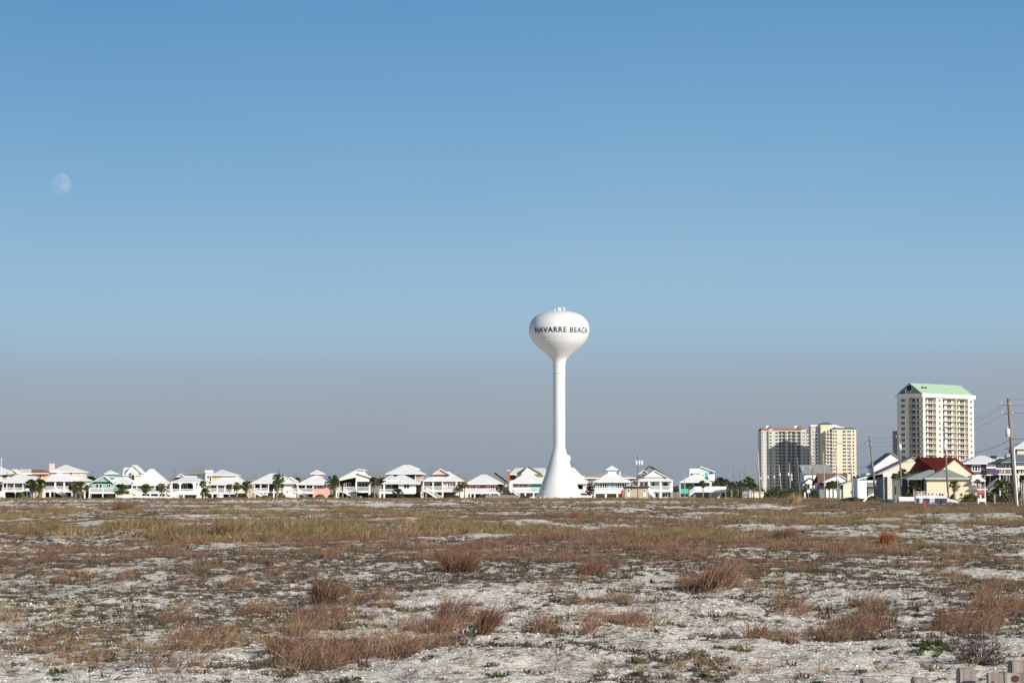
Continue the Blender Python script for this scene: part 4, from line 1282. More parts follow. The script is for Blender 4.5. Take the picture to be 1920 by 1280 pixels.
MB().box(0, ax(1524.5), 1.8, 22, -1, az(808)).build('core_wall', CW, A)
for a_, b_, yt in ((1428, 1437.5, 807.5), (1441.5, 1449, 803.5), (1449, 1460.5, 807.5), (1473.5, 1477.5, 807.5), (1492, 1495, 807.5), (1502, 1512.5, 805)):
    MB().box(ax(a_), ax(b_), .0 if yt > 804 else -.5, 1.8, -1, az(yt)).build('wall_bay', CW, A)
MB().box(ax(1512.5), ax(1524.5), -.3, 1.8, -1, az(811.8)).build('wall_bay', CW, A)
MB().box(-.3, ax(1512), -.5, 2.0, az(808.2), az(807)).build('cornice', WHITE, A)


def mansard(a_, b_, y0, y1, m, d0=-.6, d1=20, inset=2.0):
    x0_, x1_ = ax(a_), ax(b_); z0_, z1_ = az(y0), az(y1)
    vs = [(x0_, d0, z0_), (x1_, d0, z0_), (x1_, d1, z0_), (x0_, d1, z0_), (x0_ + inset, d0 + inset, z1_), (x1_ - inset, d0 + inset, z1_), (x1_ - inset, d1 - inset, z1_), (x0_ + inset, d1 - inset, z1_)]
    MB().add(vs, [(3, 2, 1, 0), (4, 5, 6, 7), (0, 1, 5, 4), (1, 2, 6, 5), (2, 3, 7, 6), (3, 0, 4, 7)]).build('roof', m, A)


mansard(1427, 1502, 807.2, 802.3, ROOFTC, inset=1.2); mansard(1512, 1525, 811.6, 806.8, ROOFTC, inset=.8)
for c_, w_, y0_, y1_ in ((1445, 3.6, 803, 797.8), (1501, 7, 804.5, 797)):
    xx, hw = ax(c_), w_ * DA / F_PX
    MB().add([(xx - hw, -.8, az(y0_)), (xx + hw, -.8, az(y0_)), (xx + hw, 5, az(y0_)), (xx - hw, 5, az(y0_)), (xx, 2, az(y1_))], [(3, 2, 1, 0), (0, 1, 4), (1, 2, 4), (2, 3, 4), (3, 0, 4)]).build('pyramid_roof', ROOFTC, A)
for a_, b_ in ((1437.5, 1443), (1491, 1496.5)):
    MB().box(ax(a_), ax(b_), 4, 8, az(803), az(797.5)).build('lift_housing', WHITE, A)
zoneA = [(1460.5, 1467), (1467, 1473.5), (1477.5, 1484.7), (1484.7, 1492), (1495, 1502)]
for i in range(17):
    zf = az(808.5) - 2.9 * (i + 1)
    if zf < 1: break
    for a_, b_ in zoneA:
        u0, u1 = ax(a_), ax(b_)
        place_bal(A, u0, u1 - .1, zf, 1.8, CW)
        place_win(A, u0 + .3, zf + .1, 2.4, 2.3, 1, 0, 1.8)
    for c_, w_ in ((1430, 1.0), (1437.5, 1.6), (1445, 2.0), (1456.5, 2.6), (1475.5, 1.2), (1493.4, 1.2), (1506.3, 1.0), (1509, 1.0), (1517, 3.0), (1520.8, 1.8)):
        yy = 0 if c_ < 1512 else -.3
        if 1441 < c_ < 1449: yy = -.5
        if 1437 < c_ < 1441: yy = 1.8
        place_win(A, ax(c_) - w_ / 2, zf + .7, w_, 1.6, 1, 0, yy)
for a_ in (2.5, 9.5, 15.5):
    for i in range(0, 17, 1):
        zf = az(808.5) - 2.9 * (i + 1)
        if zf > 12: place_win(A, a_, zf + .7, 1.6, 1.5, 1, 1, 0) if False else None

# --- yellow block with teal roofs
DC = 1985.0
Cc = condo('yellow condominium block with teal-edged roofs and a white curved top, right of the red-roofed block', 1541, DC, 0)


def cx_(px): return (WX(px, DC, 860) - WX(1541, DC, 860))
def cz(py): return WZ(py, DC) - BZ


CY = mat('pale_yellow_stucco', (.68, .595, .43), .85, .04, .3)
MB().box(cx_(1541), cx_(1562.5), 6, 20, -1, cz(794)).build('rear_tower_wall', CY, Cc)
MB().box(cx_(1561), cx_(1605.8), 0, 18, -1, cz(803.5)).build('front_wall', CY, Cc)
MB().box(cx_(1523.7), cx_(1541), 10, 24, -1, cz(799)).build('white_wing_wall', CW, Cc)
MB().box(cx_(1523), cx_(1540.8), 9.4, 24.3, cz(799), cz(795.8)).build('parapet', WHITE, Cc)
MB().box(cx_(1561.5), cx_(1586), 8, 19, cz(803), cz(799.5)).build('roof_block', WHITE, Cc)
mb = MB(); ptsa = [(cx_(1561.5), cz(795.2))] + [(cx_(1562 + 22 * t_), cz(795 + 5.5 * t_ ** 2)) for t_ in np.linspace(0, 1, 8)] + [(cx_(1584), cz(801)), (cx_(1561.5), cz(801))]
n_ = len(ptsa); vs = [(p[0], 12, p[1]) for p in ptsa] + [(p[0], 18, p[1]) for p in ptsa]
mb.add(vs, [tuple(range(n_))[::-1], tuple(range(n_, 2 * n_))] + [(i, (i + 1) % n_, (i + 1) % n_ + n_, i + n_) for i in range(n_)]); mb.build('curved_parapet', WHITE, Cc)


def hipc(a_, b_, ye, yr, d0, d1, m, k=.35):
    x0_, x1_ = cx_(a_), cx_(b_); zc0, zc1 = cz(ye), cz(yr); dm = (d0 + d1) / 2; w = (x1_ - x0_) * k
    vs = [(x0_, d0, zc0), (x1_, d0, zc0), (x1_, d1, zc0), (x0_, d1, zc0), (x0_ + w, dm, zc1), (x1_ - w, dm, zc1)]
    MB().add(vs, [(3, 2, 1, 0), (0, 1, 5, 4), (1, 2, 5), (2, 3, 4, 5), (3, 0, 4)]).build('roof', m, Cc)


hipc(1539.5, 1563.5, 794.5, 790.5, 5, 21, ROOFTL); hipc(1559.5, 1607, 804, 801.2, -.8, 10, ROOFTL, .1)
mb = MB(); MB().add([(cx_(1561), -.5, cz(803.5)), (cx_(1569), -.5, cz(803.5)), (cx_(1565.5), 1, cz(799))], [(0, 1, 2), (2, 1, 0)]).build('roof_peak', ROOFTL, Cc)
MB().box(cx_(1586), cx_(1592), -.0, .9, -1, 0).build('plinth', CY, Cc)
MB().box(cx_(1549), cx_(1561), 1.8, 6, -1, cz(807)).build('balcony_wall', CY, Cc)
for yy in (831, 832):
    pass
MB().box(cx_(1568), cx_(1580), -.25, 0, cz(831.5), cz(830.5)).build('teal_moulding', ROOFTL, Cc)
MB().box(cx_(1542), cx_(1552), 5.7, 6, cz(831.5), cz(830.5)).build('teal_moulding', ROOFTL, Cc)
for i in range(17):
    zf = cz(805.5) - 2.92 * (i + 1)
    if zf < 1: break
    for c_, w_, ml in ((1563.8, 1.5, 1), (1568, 1.5, 1), (1583.3, 3.0, 2), (1592.5, 3.4, 3), (1600.5, 1.4, 1)):
        place_win(Cc, cx_(c_) - w_ / 2, zf + .6, w_, 1.8, ml, 0, 0)
    place_bal(Cc, cx_(1555), cx_(1561) - .05, zf, 1.8, WHITE, 0); place_bal(Cc, cx_(1549.5), cx_(1555) - .1, zf, 1.8, WHITE, 0)
    place_win(Cc, cx_(1551), zf + .1, 1.8, 2.2, 1, 0, 1.8); place_win(Cc, cx_(1556.5), zf + .1, 1.8, 2.2, 1, 0, 1.8)
    place_win(Cc, cx_(1531.5), zf + .4, 2.0, 1.9, 1, 0, 10); place_bal(Cc, cx_(1534), cx_(1540) - .1, zf, 1.6, WHITE, 8.2)
    place_win(Cc, cx_(1526.5), zf + .6, 1.2, 1.6, 1, 0, 10)
# ------------------------------------------------------------------ palms, shrubs
FROND = mat('palm_green_fronds', (.060, .078, .026), .55, .35, 1.5, translucent=.12, objvar=.15)
FRONDD = mat('dry_brown_fronds', (.17, .12, .07), .8, .3, 2)
TRUNK = mat('palm_trunk_bark', (.27, .22, .18), .9, .3, 3, bump=.02, bscale=5)
SHRUB = mat('dark_green_shrub_leaves', (.055, .070, .028), .6, .4, 1.2, translucent=.1)
SHRUBO = mat('olive_shrub_leaves', (.12, .115, .045), .7, .4, 1.2, translucent=.1)


def fan_mesh(rng, R, n, elev_lo, elev_hi, nleaf=9):
    mb = MB()
    for i in range(n):
        az_ = rng.uniform(0, 2 * math.pi); el = rng.uniform(elev_lo, elev_hi)
        d = Vector((math.cos(az_) * math.cos(el), math.sin(az_) * math.cos(el), math.sin(el)))
        pet = R * rng.uniform(.42, .60)
        base = d * pet
        side = d.cross(Vector((0, 0, 1))).normalized(); up = side.cross(d).normalized()
        tw_ = rng.uniform(-.6, .6)
        side, up = side * math.cos(tw_) + up * math.sin(tw_), up * math.cos(tw_) - side * math.sin(tw_)
        mb.beam((0, 0, 0), tuple(base), .05, .04)
        for j in range(nleaf):
            a = (j / (nleaf - 1) - .5) * 2.5
            ld = d * math.cos(a) + side * math.sin(a)
            L_ = R * rng.uniform(.42, .56) * (1 - .18 * abs(a))
            mid = base + ld * L_ * .55 + up * .02
            tip = base + ld * L_ + Vector((0, 0, -1)) * L_ * rng.uniform(.18, .42)
            w = side * math.cos(a) - d * math.sin(a)
            hw = L_ * .12
            mb.add([base, mid - w * hw, mid + w * hw, tip], [(0, 1, 2), (1, 3, 2)])
    return mb


_crowns = []
for k in range(4):
    rng = random.Random(50 + k)
    c1 = fan_mesh(rng, 1.0, 40, -.45, 1.35).mesh('crown'); c1.materials.append(FROND)
    c2 = fan_mesh(rng, .85, 9, -1.25, -.55, 6).mesh('dry_fronds'); c2.materials.append(FRONDD)
    _crowns.append((c1, c2))
_leafc = {}


def palm(label, px, ytop, ybot_crown, D, ybase=None, lean=0, scale=1.0, group='cabbage palms among the houses', dry=True, trunk_r=.19, zb=.55):
    X = WX(px, D)
    zt, zc = WZ(ytop, D), WZ(ybot_crown, D)
    R = (zt - zc) / 2 * 1.3 * scale
    zc_ = (zt + zc) / 2 - R * .08
    r = root('palm_tree', label, 'palm', (X, D, zb), 0, group)
    k = rnd.randrange(4)
    hc = zc_ - zb
    pts = [(lean * hc * .0, 0, -.3), (lean * hc * .35, 0, hc * .35), (lean * hc * .8, 0, hc * .75), (lean * hc, 0, hc)]
    MB().tube(pts, [trunk_r * 1.25, trunk_r, trunk_r * .9, trunk_r * 1.15], 9).build('trunk', TRUNK, r, True)
    obj_from(_crowns[k][0], 'crown', r, (lean * hc, 0, hc), (0, 0, rnd.uniform(0, 6.3)), (R, R, R))
    if dry and hc > R * .8:
        obj_from(_crowns[k][1], 'dry_fronds', r, (lean * hc, 0, hc), (0, 0, rnd.uniform(0, 6.3)), (R, R, R))
    return r


def leaf_blob(rng, n, rx, ry, rz, s):
    vs = np.zeros((n * 4, 3)); k = 0
    for i in range(n):
        while True:
            p = np.array([rng.uniform(-1, 1), rng.uniform(-1, 1), rng.uniform(0, 1)])
            q = p[0] ** 2 + p[1] ** 2 + p[2] ** 2
            if .25 < q < 1.0 * (0.75 + .25 * math.sin(5 * p[0] + 3 * i % 7)): break
        a = np.array([rng.gauss(0, 1) for _ in range(3)]); a /= np.linalg.norm(a)
        b = np.cross(a, [rng.gauss(0, 1) for _ in range(3)]); b /= np.linalg.norm(b)
        c = p * (rx, ry, rz); l = s * rng.uniform(.6, 1.3)
        vs[4 * i:4 * i + 4] = [c - a * l, c + b * l * .45, c + a * l, c - b * l * .45]
    return vs, np.arange(n * 4).reshape(-1, 4)


def shrub(label, px, ytop, D, wpx, m=None, cat='shrub', n=420, group=None, name='shrub', zb=.55, s=.28):
    X = WX(px, D); hh = WZ(ytop, D) - zb; w = wpx * D / F_PX / 2
    rng = random.Random(int(px * 7 + D))
    v, f = leaf_blob(rng, n, w, min(w, 2.5), hh, s)
    r = root(name, label, cat, (X, D, zb), 0, group)
    me_ = np_mesh('foliage', v, f); me_.materials.append(m or SHRUB)
    obj_from(me_, 'foliage', r)
    mb = MB()
    for k in range(5):
        a = rng.uniform(0, 6.3); mb.tube([(0, 0, -.1), (w * .3 * math.cos(a), .3 * math.sin(a), hh * .4), (w * .5 * math.cos(a), .6 * math.sin(a), hh * .75)], [.06, .04, .02], 5)
    mb.build('stem', TRUNK, r)
    return r


rnd = random.Random(7)
PD = 603
palm('tallest palm of the dark trio in front of the white pavilion-roofed house at left', 59, 897, 920, PD)
palm('right-hand palm of the trio between the pavilion house and the pink chimney house', 75, 896, 921, PD + 1)
palm('short left palm of the trio beside the pavilion house with red towels', 66, 903, 924, PD - 2, trunk_r=.16)
palm('olive palm right of the pink house porch, standing before its corner', 142, 900, 924, PD)
palm('palm with long trunk just left of the sea-green house deck', 151, 900, 926, PD + 1)
palm('tall dark palm rising behind the pink house towards the sea-green roof', 171, 891, 912, 640, dry=False)
palm('low spiky palm with arching fronds at the right end of the green house deck', 228, 905, 934, PD, dry=False)
palm('round-headed palm in front of the pyramid-roofed white house, left one', 274, 905.5, 925, PD - 3)
palm('palm by the right corner post of the pyramid-roofed white house', 303, 904.5, 923, PD - 3)
palm('slim palm with a clear trunk left of the golden-yellow house', 380, 900, 914, PD - 3)
palm('low bushy palm at the foot of the slim palm by the golden-yellow house', 386, 914, 934, PD - 4, dry=False)
palm('small brownish palm hanging over the golden-yellow house railing', 431, 906, 918, PD - 3, trunk_r=.13)
palm('palm with pale trunk at the right corner of the golden-yellow house', 444.5, 903, 918, PD - 3)
palm('dark leaning palm between the golden-yellow house and its white neighbour', 462.5, 900, 922, PD - 2)
palm('ragged upper palm crown in front of the white hip roof at centre left', 521.5, 886, 908, PD - 4)
palm('lower brown-fringed palm beneath the ragged crown of the white hip-roofed house', 519, 898, 918, PD - 6)
palm('small dark palm left of the salmon cupola house', 557, 894, 908, 640, dry=False)
palm('large round palm against the right side of the salmon cupola house', 622, 889, 917, PD - 2)
palm('dark palm right of the cream contemporary house', 702, 893, 914, PD)
palm('palm behind the contemporary house with upright fan fronds', 717, 893, 914, PD + 12, dry=False)
palm('low wide palm in front of the twin-humped white roof', 746, 914, 934, PD - 4, dry=False)
palm('palm with straight trunk between the peach and the rose-pink houses', 862, 906, 922, PD - 3)
palm('bright palm behind the gap between the peach and rose-pink houses', 871, 903, 918, PD + 5, dry=False)
palm('windswept palm at the right end of the rose-pink house', 939, 906, 924, PD - 2)
palm('palm in front of the teal pavilion wall', 1292, 904, 917, PD - 3)
palm('palm on a slim trunk before the white deck wall of the teal house', 1318, 899.5, 914, PD - 4, trunk_r=.15)
gl = 'grove of palms right of the teal house'
for (p_, a_, b_, d_, lab) in ((1340, 897, 916, 622, 'left-most palm of the grove right of the teal house'), (1350, 893, 912, 630, 'tall broad palm in the middle of the grove behind the teal house deck'),
                          (1360, 896, 916, 626, 'palm directly behind the right end of the white deck wall'), (1371.5, 902, 917, 604, 'pale-trunked palm just right of the white deck wall end'),
                          (1384, 899, 918, 604, 'palm fourth from right in the grove with two bare poles above it'), (1392, 904, 920, 612, 'low palm tucked between the two clear-trunked palms of the grove'),
                          (1404, 892, 914, 606, 'largest round-headed palm at the right of the grove'), (1413, 905, 921, 600, 'right-most small palm of the grove beside the low cream building')):
    palm(lab, p_, a_, b_, d_, group=gl)
palm('palm left of the small yellow cottage chimney, one of a pair', 1555, 902, 918, 600, zb=.6)
palm('right palm of the pair in front of the brown-roofed house verandas', 1562, 900, 917, 596, zb=.6)
palm('palm with drooping fronds between the yellow cottage and the big white house', 1604.5, 890, 906, 590, lean=0)
palm('slender pale palm crown in front of the brown-roofed gable', 1571, 899, 910, 606, trunk_r=.12, dry=False)
palm('dark palm on a thin trunk at the left of the beige gabled house', 1678.5, 886, 899, 440, zb=.6, trunk_r=.13)
palm('bushy palm between the beige gabled house and the red roof', 1694, 877, 898, 450, zb=.6, trunk_r=.15)
palm('wide palm overlapping the lower left of the red roof', 1716, 879, 897, 455, zb=.6, dry=False)
palm('low palm in the shade left of the beige garage house wall', 1713, 899, 922, 418, zb=.6, dry=False)
palm('single palm standing before the beige garage wall', 1789.5, 899, 920, 408, zb=.6, trunk_r=.24)
palm('small brown palm in front of the purple house balcony', 1846, 880, 892, 470, zb=.6, trunk_r=.2)
palm('bright spreading palm among the dark stilts right of the red sign', 1878, 896, 926, 400, zb=.6, dry=False)
palm('dark palm crown at the far right edge behind the tall pole', 1918, 892, 906, 405, zb=.6, dry=False)
palm('small palm beside the wooden balcony of the yellow gabled house', 1833, 897, 909, 440, zb=.6, trunk_r=.1, dry=False)

for i, (p_, y_, d_, w_, lab, m_) in enumerate((
        (40, 922, 600, 16, 'olive shrub under the white pavilion-roofed house', SHRUBO), (206, 927, 600, 20, 'low dark shrub in front of the green house deck', SHRUB),
        (455, 926, 600, 22, 'low green shrub at the foot of the dark leaning palm', SHRUB), (500, 928, 598, 24, 'green shrub below the stairs of the white hip-roofed house', SHRUBO),
        (524, 928, 598, 18, 'bright olive shrub right of the brown-fringed palm trunk', SHRUBO), (600, 926, 598, 20, 'rounded shrub in front of the salmon house wall', SHRUBO),
        (621, 926, 599, 14, 'shrub at the foot of the large round palm', SHRUB), (700, 922, 604, 20, 'tall dark shrub right of the contemporary house', SHRUB),
        (853, 928, 601, 24, 'dark shrub under the right end of the peach house deck', SHRUB), (903, 927, 600, 20, 'dark rounded shrub under the rose-pink house', SHRUB),
        (948, 908, 612, 20, 'tall dark green shrub left of the white and teal house', SHRUB), (983, 929, 598, 20, 'low shrub left of the tower foundation', SHRUBO),
        (1107, 899, 620, 22, 'tall dark green tree filling the gap right of the water tower', SHRUB), (1188, 894, 640, 22, 'dark shrub rising behind the beige utility building', SHRUB),
        (1268, 907, 630, 18, 'dark green tree between the verandah house and the teal house', SHRUB), (1376, 905, 640, 66, 'wide dark thicket behind the palm grove', SHRUB),
        (1455, 912, 640, 44, 'dark green thicket at the foot of the red-roofed high-rise', SHRUB), (1482, 913, 660, 50, 'thicket of dark trees right of the leaning transformer pole', SHRUB),
        (1511, 905, 620, 20, 'dark round tree beside the small white street sign', SHRUB), (1526, 912, 640, 24, 'dark hedge in front of the white gabled wing', SHRUB),
        (1424, 910, 700, 22, 'small dark tree behind the low cream building', SHRUB), (1606, 903, 600, 12, 'shaded shrub between the cottage and the big white house', SHRUB),
        (1700, 920, 425, 30, 'dark shrub left of the garage house lattice', SHRUB), (1767, 925, 412, 12, 'dark clipped bush under the garage windows', SHRUB),
        (1786, 926, 410, 14, 'dark bush at the foot of the single palm', SHRUB), (1820, 924, 380, 40, 'straw-green dune bush beside the white signpost', SHRUBO),
        (1860, 922, 385, 36, 'olive dune bush between the red sign and the wooden stake', SHRUBO), (1885, 920, 380, 30, 'yellow-green bush left of the tall pole', SHRUBO),
        (1900, 906, 410, 40, 'dark foliage under the dark-timbered house', SHRUB), (1640, 928, 460, 30, 'low dry bush in front of the white garage doors', SHRUBO),
        (1596, 932, 440, 40, 'dark low scrub mound left of the leaning white board', SHRUB))):
    shrub(lab, p_, y_, d_, w_, m_, n=int(260 + 12 * w_), cat='tree' if 'tree ' in lab else 'shrub')

# far belt of dark scrub behind the houses
rng = np.random.default_rng(5)
nb = 26000
bxs = rng.uniform(-230, 260, nb); bys = rng.uniform(745, 800, nb)
hh = (1.2 + 2.6 * vnoise(bxs / 9, bys / 9, 4)) * (.35 + .65 * rng.uniform(0, 1, nb) ** .5)
ctr = np.stack([bxs, bys, .55 + hh * rng.uniform(.1, 1, nb)], -1)
a = rng.normal(size=(nb, 3)); a /= np.linalg.norm(a, axis=1)[:, None]
b_ = np.cross(a, rng.normal(size=(nb, 3))); b_ /= np.linalg.norm(b_, axis=1)[:, None]
v = np.stack([ctr - a * .5, ctr + b_ * .28, ctr + a * .5, ctr - b_ * .28], 1).reshape(-1, 3)
me_ = np_mesh('distant_scrub', v, np.arange(nb * 4).reshape(-1, 4)); me_.materials.append(SHRUB)
tag(obj_from(me_, 'distant_scrub'), kind='stuff')

# ------------------------------------------------------------------ utility poles and wires
poles = {}


def pole(label, pxt, pyt, pxb, hm=13.0, pyb=None, D=None, cans=(), arms=(), r=.16, m=None, lamp=False):
    if D is None:
        D = hm * F_PX / (pyb - pyt)
    X0 = WX(pxb, D); X1 = WX(pxt, D, pyt); Z1 = WZ(pyt, D)
    zb = gz(X0, D) if D < 640 else .55
    o = root('utility_pole', label, 'utility pole', (X0, D, zb), 0, 'wooden utility poles')
    dx, hz = X1 - X0, Z1 - zb
    MB().tube([(-dx * .05, 0, -.6), (dx * .5, 0, hz * .5), (dx, 0, hz)], [r * 1.15, r, r * .72], 10).build('shaft', m or POLEW, o, True)
    for (py, s) in cans:
        t_ = (WZ(py, D) - zb) / hz
        cx = dx * t_ + s
        mb = MB().tube([(cx, -.1, hz * t_ - .55), (cx, -.1, hz * t_ + .45), (cx, -.1, hz * t_ + .55)], [.30, .30, .16], 12)
        mb.tube([(cx, -.1, hz * t_ + .5), (cx, -.1, hz * t_ + .8)], [.05, .04], 6)
        c = mb.build('transformer_can', CAN, o, True)
        MB().beam((dx * t_, -.05, hz * t_), (cx, -.05, hz * t_), .08, .3).build('bracket', GALV, c)
    for (py, w0, w1) in arms:
        t_ = (WZ(py, D) - zb) / hz
        a_ = MB().beam((dx * t_ + w0, -.12, hz * t_ + .05), (dx * t_ + w1, -.12, hz * t_ - .02), .1, .12).build('crossarm', m or POLEW, o)
        mb = MB()
        for w in (w0, w1):
            mb.lathe([(.03, hz * t_ + .05), (.08, hz * t_ + .15), (.06, hz * t_ + .3), (.01, hz * t_ + .34)], 8, dx * t_ + w, -.12)
        mb.build('insulator', CAN, a_)
    if lamp:
        MB().beam((dx * .8, 0, hz * .8), (dx * .8 - 1.6, 0, hz * .83), .07, .07).build('lamp_arm', GALV, o)
    poles[label] = (X0, D, zb, dx, hz)
    return o


p_main = pole('largest nearest pole at the right edge with one transformer can and two short arms', 1890.6, 746, 1904.5, D=300, cans=((811, -.42),), arms=((759, -.95, .1), (776.5, -.95, .35)), r=.26)
mb = MB(); X0, D_, zb_, dx_, hz_ = poles['largest nearest pole at the right edge with one transformer can and two short arms']
mb.tube([(.18, -.15, -.2), (.30 + dx_ * .5 - .1, -.2, hz_ * .5), (dx_ * .55 + .32, -.2, hz_ * .55)], [.10, .10, .10], 8).build('conduit', WHITE, p_main)
MB().tube([(dx_ - .05, 0, hz_ - .1), (dx_ - .1, 0, hz_ + .55)], [.03, .02], 5).build('top_pin', GALV, p_main)
pole('pole in front of the garage house carrying transformer cans before the green-roofed tower', 1769.5, 789, 1778, D=412, cans=((832, .0), (838, -.1)), arms=((796, -.7, .1), (806, -.6, .2)))
pole('pole in front of the beige gabled house with a lamp and one transformer can', 1684.5, 804.5, 1691, D=420, cans=((838, .1),), arms=((820, -.5, .1),))
pole('strongly leaning pole before the big white house with two stub arms', 1630.5, 818.7, 1642.5, D=455, arms=((824, -.75, .1), (833, -.6, .1)), r=.21)
pole('pole left of the big white house in front of the yellow block', 1592.5, 832, 1600, D=545, arms=((840, -.4, .4), (848, -.4, .4)), m=POLEL)
pole('pole left of the small yellow cottage with a crooked top arm', 1567, 842, 1571, D=600, arms=((851, -.8, .1),), m=POLEL)
pole('pole with pale lower half in front of the brown-roofed house', 1543.7, 847.5, 1546, D=655, m=POLEL)
pole('pole in front of the white building with slate-grey roof', 1522, 853, 1525, D=700)
pole('pole at the right edge of the shadow on the red-roofed high-rise', 1495, 856.6, 1499, D=745)
pole('pole with a cluster of transformer cans in front of the dark part of the high-rise', 1479.8, 868, 1482, D=830, cans=((889, -.5), (891, .6), (898, .6)), m=POLEL)
pole('leaning pole with a single white can, second of the row before the high-rise', 1460.3, 870, 1465.3, D=860, cans=((889.5, 0),), m=POLEL)
pole('thin pole with a can between two others before the left part of the high-rise', 1451, 871, 1452.7, D=900, cans=((894, -.1),))
pole('thin dark pole nearest the left corner of the high-rise', 1440.6, 871, 1442, D=930, cans=((894, -.3),))
pole('tall pale leaning pole left of the high-rise, right of the palm grove', 1420.8, 845, 1425, D=620, m=POLEL, r=.2)
pole('short distant pole with three white cans beside the tall pale pole', 1429.5, 884, 1430.5, D=1150, cans=((896, -.8), (896, .8)))
pole('distant bare pole rising from the palm grove, right-most with a small arm', 1397.5, 866, 1400, D=960, arms=((869, -.9, .1),))
pole('distant bare pole second from right above the palm grove', 1396, 876, 1395, D=1100)
pole('distant thin bare pole in the middle of the four above the palm grove', 1387.3, 879, 1387.5, D=1150)
pole('distant dark stub pole left-most above the palm grove', 1375.5, 874.5, 1376, D=1000)
pole('slim pole with two white cans standing behind the beige utility building', 1195.5, 853, 1196, D=628 - 46, cans=((867.5, .34), (867.5, .98), (867.5, -.36)), arms=((857, -.55, .55),), r=.13)
pole('slender pole in front of the teal pavilion', 1283.5, 886, 1284, D=590, m=POLEL, r=.1)
for (px_, y0_, y1_, lab) in ((218.5, 879, 900, 'thin distant pole right of the sea-green house cupola'), (326, 878, 900, 'thin distant pole left of the broad grey roof'), (524.5, 877.5, 892, 'thin distant pole above the ragged palm'),
                        (579, 886, 898, 'short distant pole left of the salmon cupola'), (807, 876, 900, 'thin distant pole left of the peach gable')):
    D_ = 700; X_ = WX(px_, D_)
    o = root('distant_pole', lab, 'utility pole', (X_, D_, .55), 0, 'distant poles behind the houses')
    MB().tube([(0, 0, -.3), (0, 0, WZ(y0_, D_) - .55)], [.11, .08], 6).build('shaft', POLEW, o)
    MB().beam((-.5, 0, WZ(y0_, D_) - 1.0), (.5, 0, WZ(y0_, D_) - 1.0), .06, .08).build('crossarm', POLEW, o)

P = list(poles.items())


def wire_run(label, a_, b_, za, zb__, off=0, sag=1.2, r=.018):
    (x0, d0, z0, dx0, h0), (x1, d1, z1, dx1, h1) = a_, b_
    A_ = Vector((x0 + dx0 * za + off, d0 - .12, z0 + h0 * za)); B_ = Vector((x1 + dx1 * zb__ + off, d1 - .12, z1 + h1 * zb__))
    pts = []
    for i in range(15):
        t_ = i / 14; p = A_.lerp(B_, t_); p.z -= sag * 4 * t_ * (1 - t_); pts.append(tuple(p))
    o = MB().tube(pts, [r] * 15, 5).build('power_line', WIRE)
    tag(o, label, 'power line', 'overhead power lines along the road')


names = [k for k, v_ in P][:10]
seq = [poles[n_] for n_ in names]
beyond = (WX(1904, 300) + 12, 190, .5, 0, 14)
spans = [(beyond, seq[0], 'from beyond the right edge to the largest pole'), (seq[0], seq[1], 'between the largest pole and the pole before the garage house'), (seq[1], seq[3], 'between the garage-house pole and the strongly leaning pole'),
         (seq[3], seq[4], 'between the leaning pole and the pole left of the big white house'), (seq[4], seq[5], 'between the poles either side of the yellow cottage'), (seq[5], seq[7], 'across the brown-roofed house'), (seq[7], seq[9], 'across the red-roofed high-rise')]
for a_, b_2, lab in spans:
    for za, nm in ((.985, 'topmost'), (.93, 'second'), (.86, 'third'), (.62, 'lowest, thicker')):
        wire_run(f'{nm} cable {lab}', a_, b_2, za, za, -.6 if za > .8 and za < .97 else 0, 1.0, .03 if za < .7 else .014)

# ------------------------------------------------------------------ roadside things on the right
BLUEP = mat('dark_blue_plastic', (.030, .055, .115), .5, .15); GREYP = mat('pale_grey_plastic', (.45, .48, .52), .5, .1)
REDP = mat('red_paint', (.55, .05, .035), .5, .1); REDB = mat('dull_red_board', (.33, .055, .06), .7, .1)
KERBW = mat('white_planks', (.74, .74, .72), .6, .06)
YEL = mat('yellow_board', (.72, .62, .25), .7)


def bin_(label, px, pyt, pyb, D, wpx, m, lidm=None):
    X = WX(px, D); zb = .58; s = D / F_PX; w = wpx * s; hh = (pyb - pyt) * s
    o = root('storage_bin', label, 'bin', (X, D, zb), 0, 'row of blue and grey bins by the road')
    MB().add([(-w * .46, -.4, 0), (w * .46, -.4, 0), (w * .46, .4, 0), (-w * .46, .4, 0), (-w / 2, -.45, hh), (w / 2, -.45, hh), (w / 2, .45, hh), (-w / 2, .45, hh)],
             [(0, 1, 5, 4), (1, 2, 6, 5), (2, 3, 7, 6), (3, 0, 4, 7), (4, 5, 6, 7), (3, 2, 1, 0)]).build('bin_body', m, o)
    MB().box(-w / 2 - .02, w / 2 + .02, -.49, .47, hh, hh + .08).build('lid', lidm or m, o)
    return o


BD = 365
for px_, w_, m_, lab in ((1720.0, 5, BLUEP, 'narrow dark blue bin at the left end of the row by the road'), (1726.0, 7, GREYP, 'pale grey bin second from the left in the row by the road'), (1735.5, 10.5, BLUEP, 'widest dark blue bin, just behind the red hydrant marker'),
                      (1746.5, 10, GREYP, 'wide pale grey bin in the middle right of the row'), (1757.3, 9.5, BLUEP, 'dark blue bin fifth in the row by the road'), (1769.0, 11, BLUEP, 'dark blue bin at the right end next to the low white wall')):
    bin_(lab, px_, 935, 943.5, BD, w_, m_)
for px_, w_, lab in ((1656, 9, 'blue bin left of a white post beside the road'), (1667, 11, 'blue bin right of a white post beside the road')):
    bin_(lab, px_, 938, 944, 372, w_, BLUEP)
o = root('white_fence', 'low white plank fence with short uprights running behind the row of bins', 'fence', (WX(1717, 372), 372, .58), 0)
fw_ = WX(1775, 372) - WX(1717, 372)
MB().box(0, fw_, 0, .06, .7, 1.15).build('board', KERBW, o)
for k in range(12):
    xx = fw_ * k / 11; MB().box(xx - .07, xx + .07, -.05, 0, -.1, 1.35 + .2 * ((k * 7) % 3)).build('picket', KERBW, o)
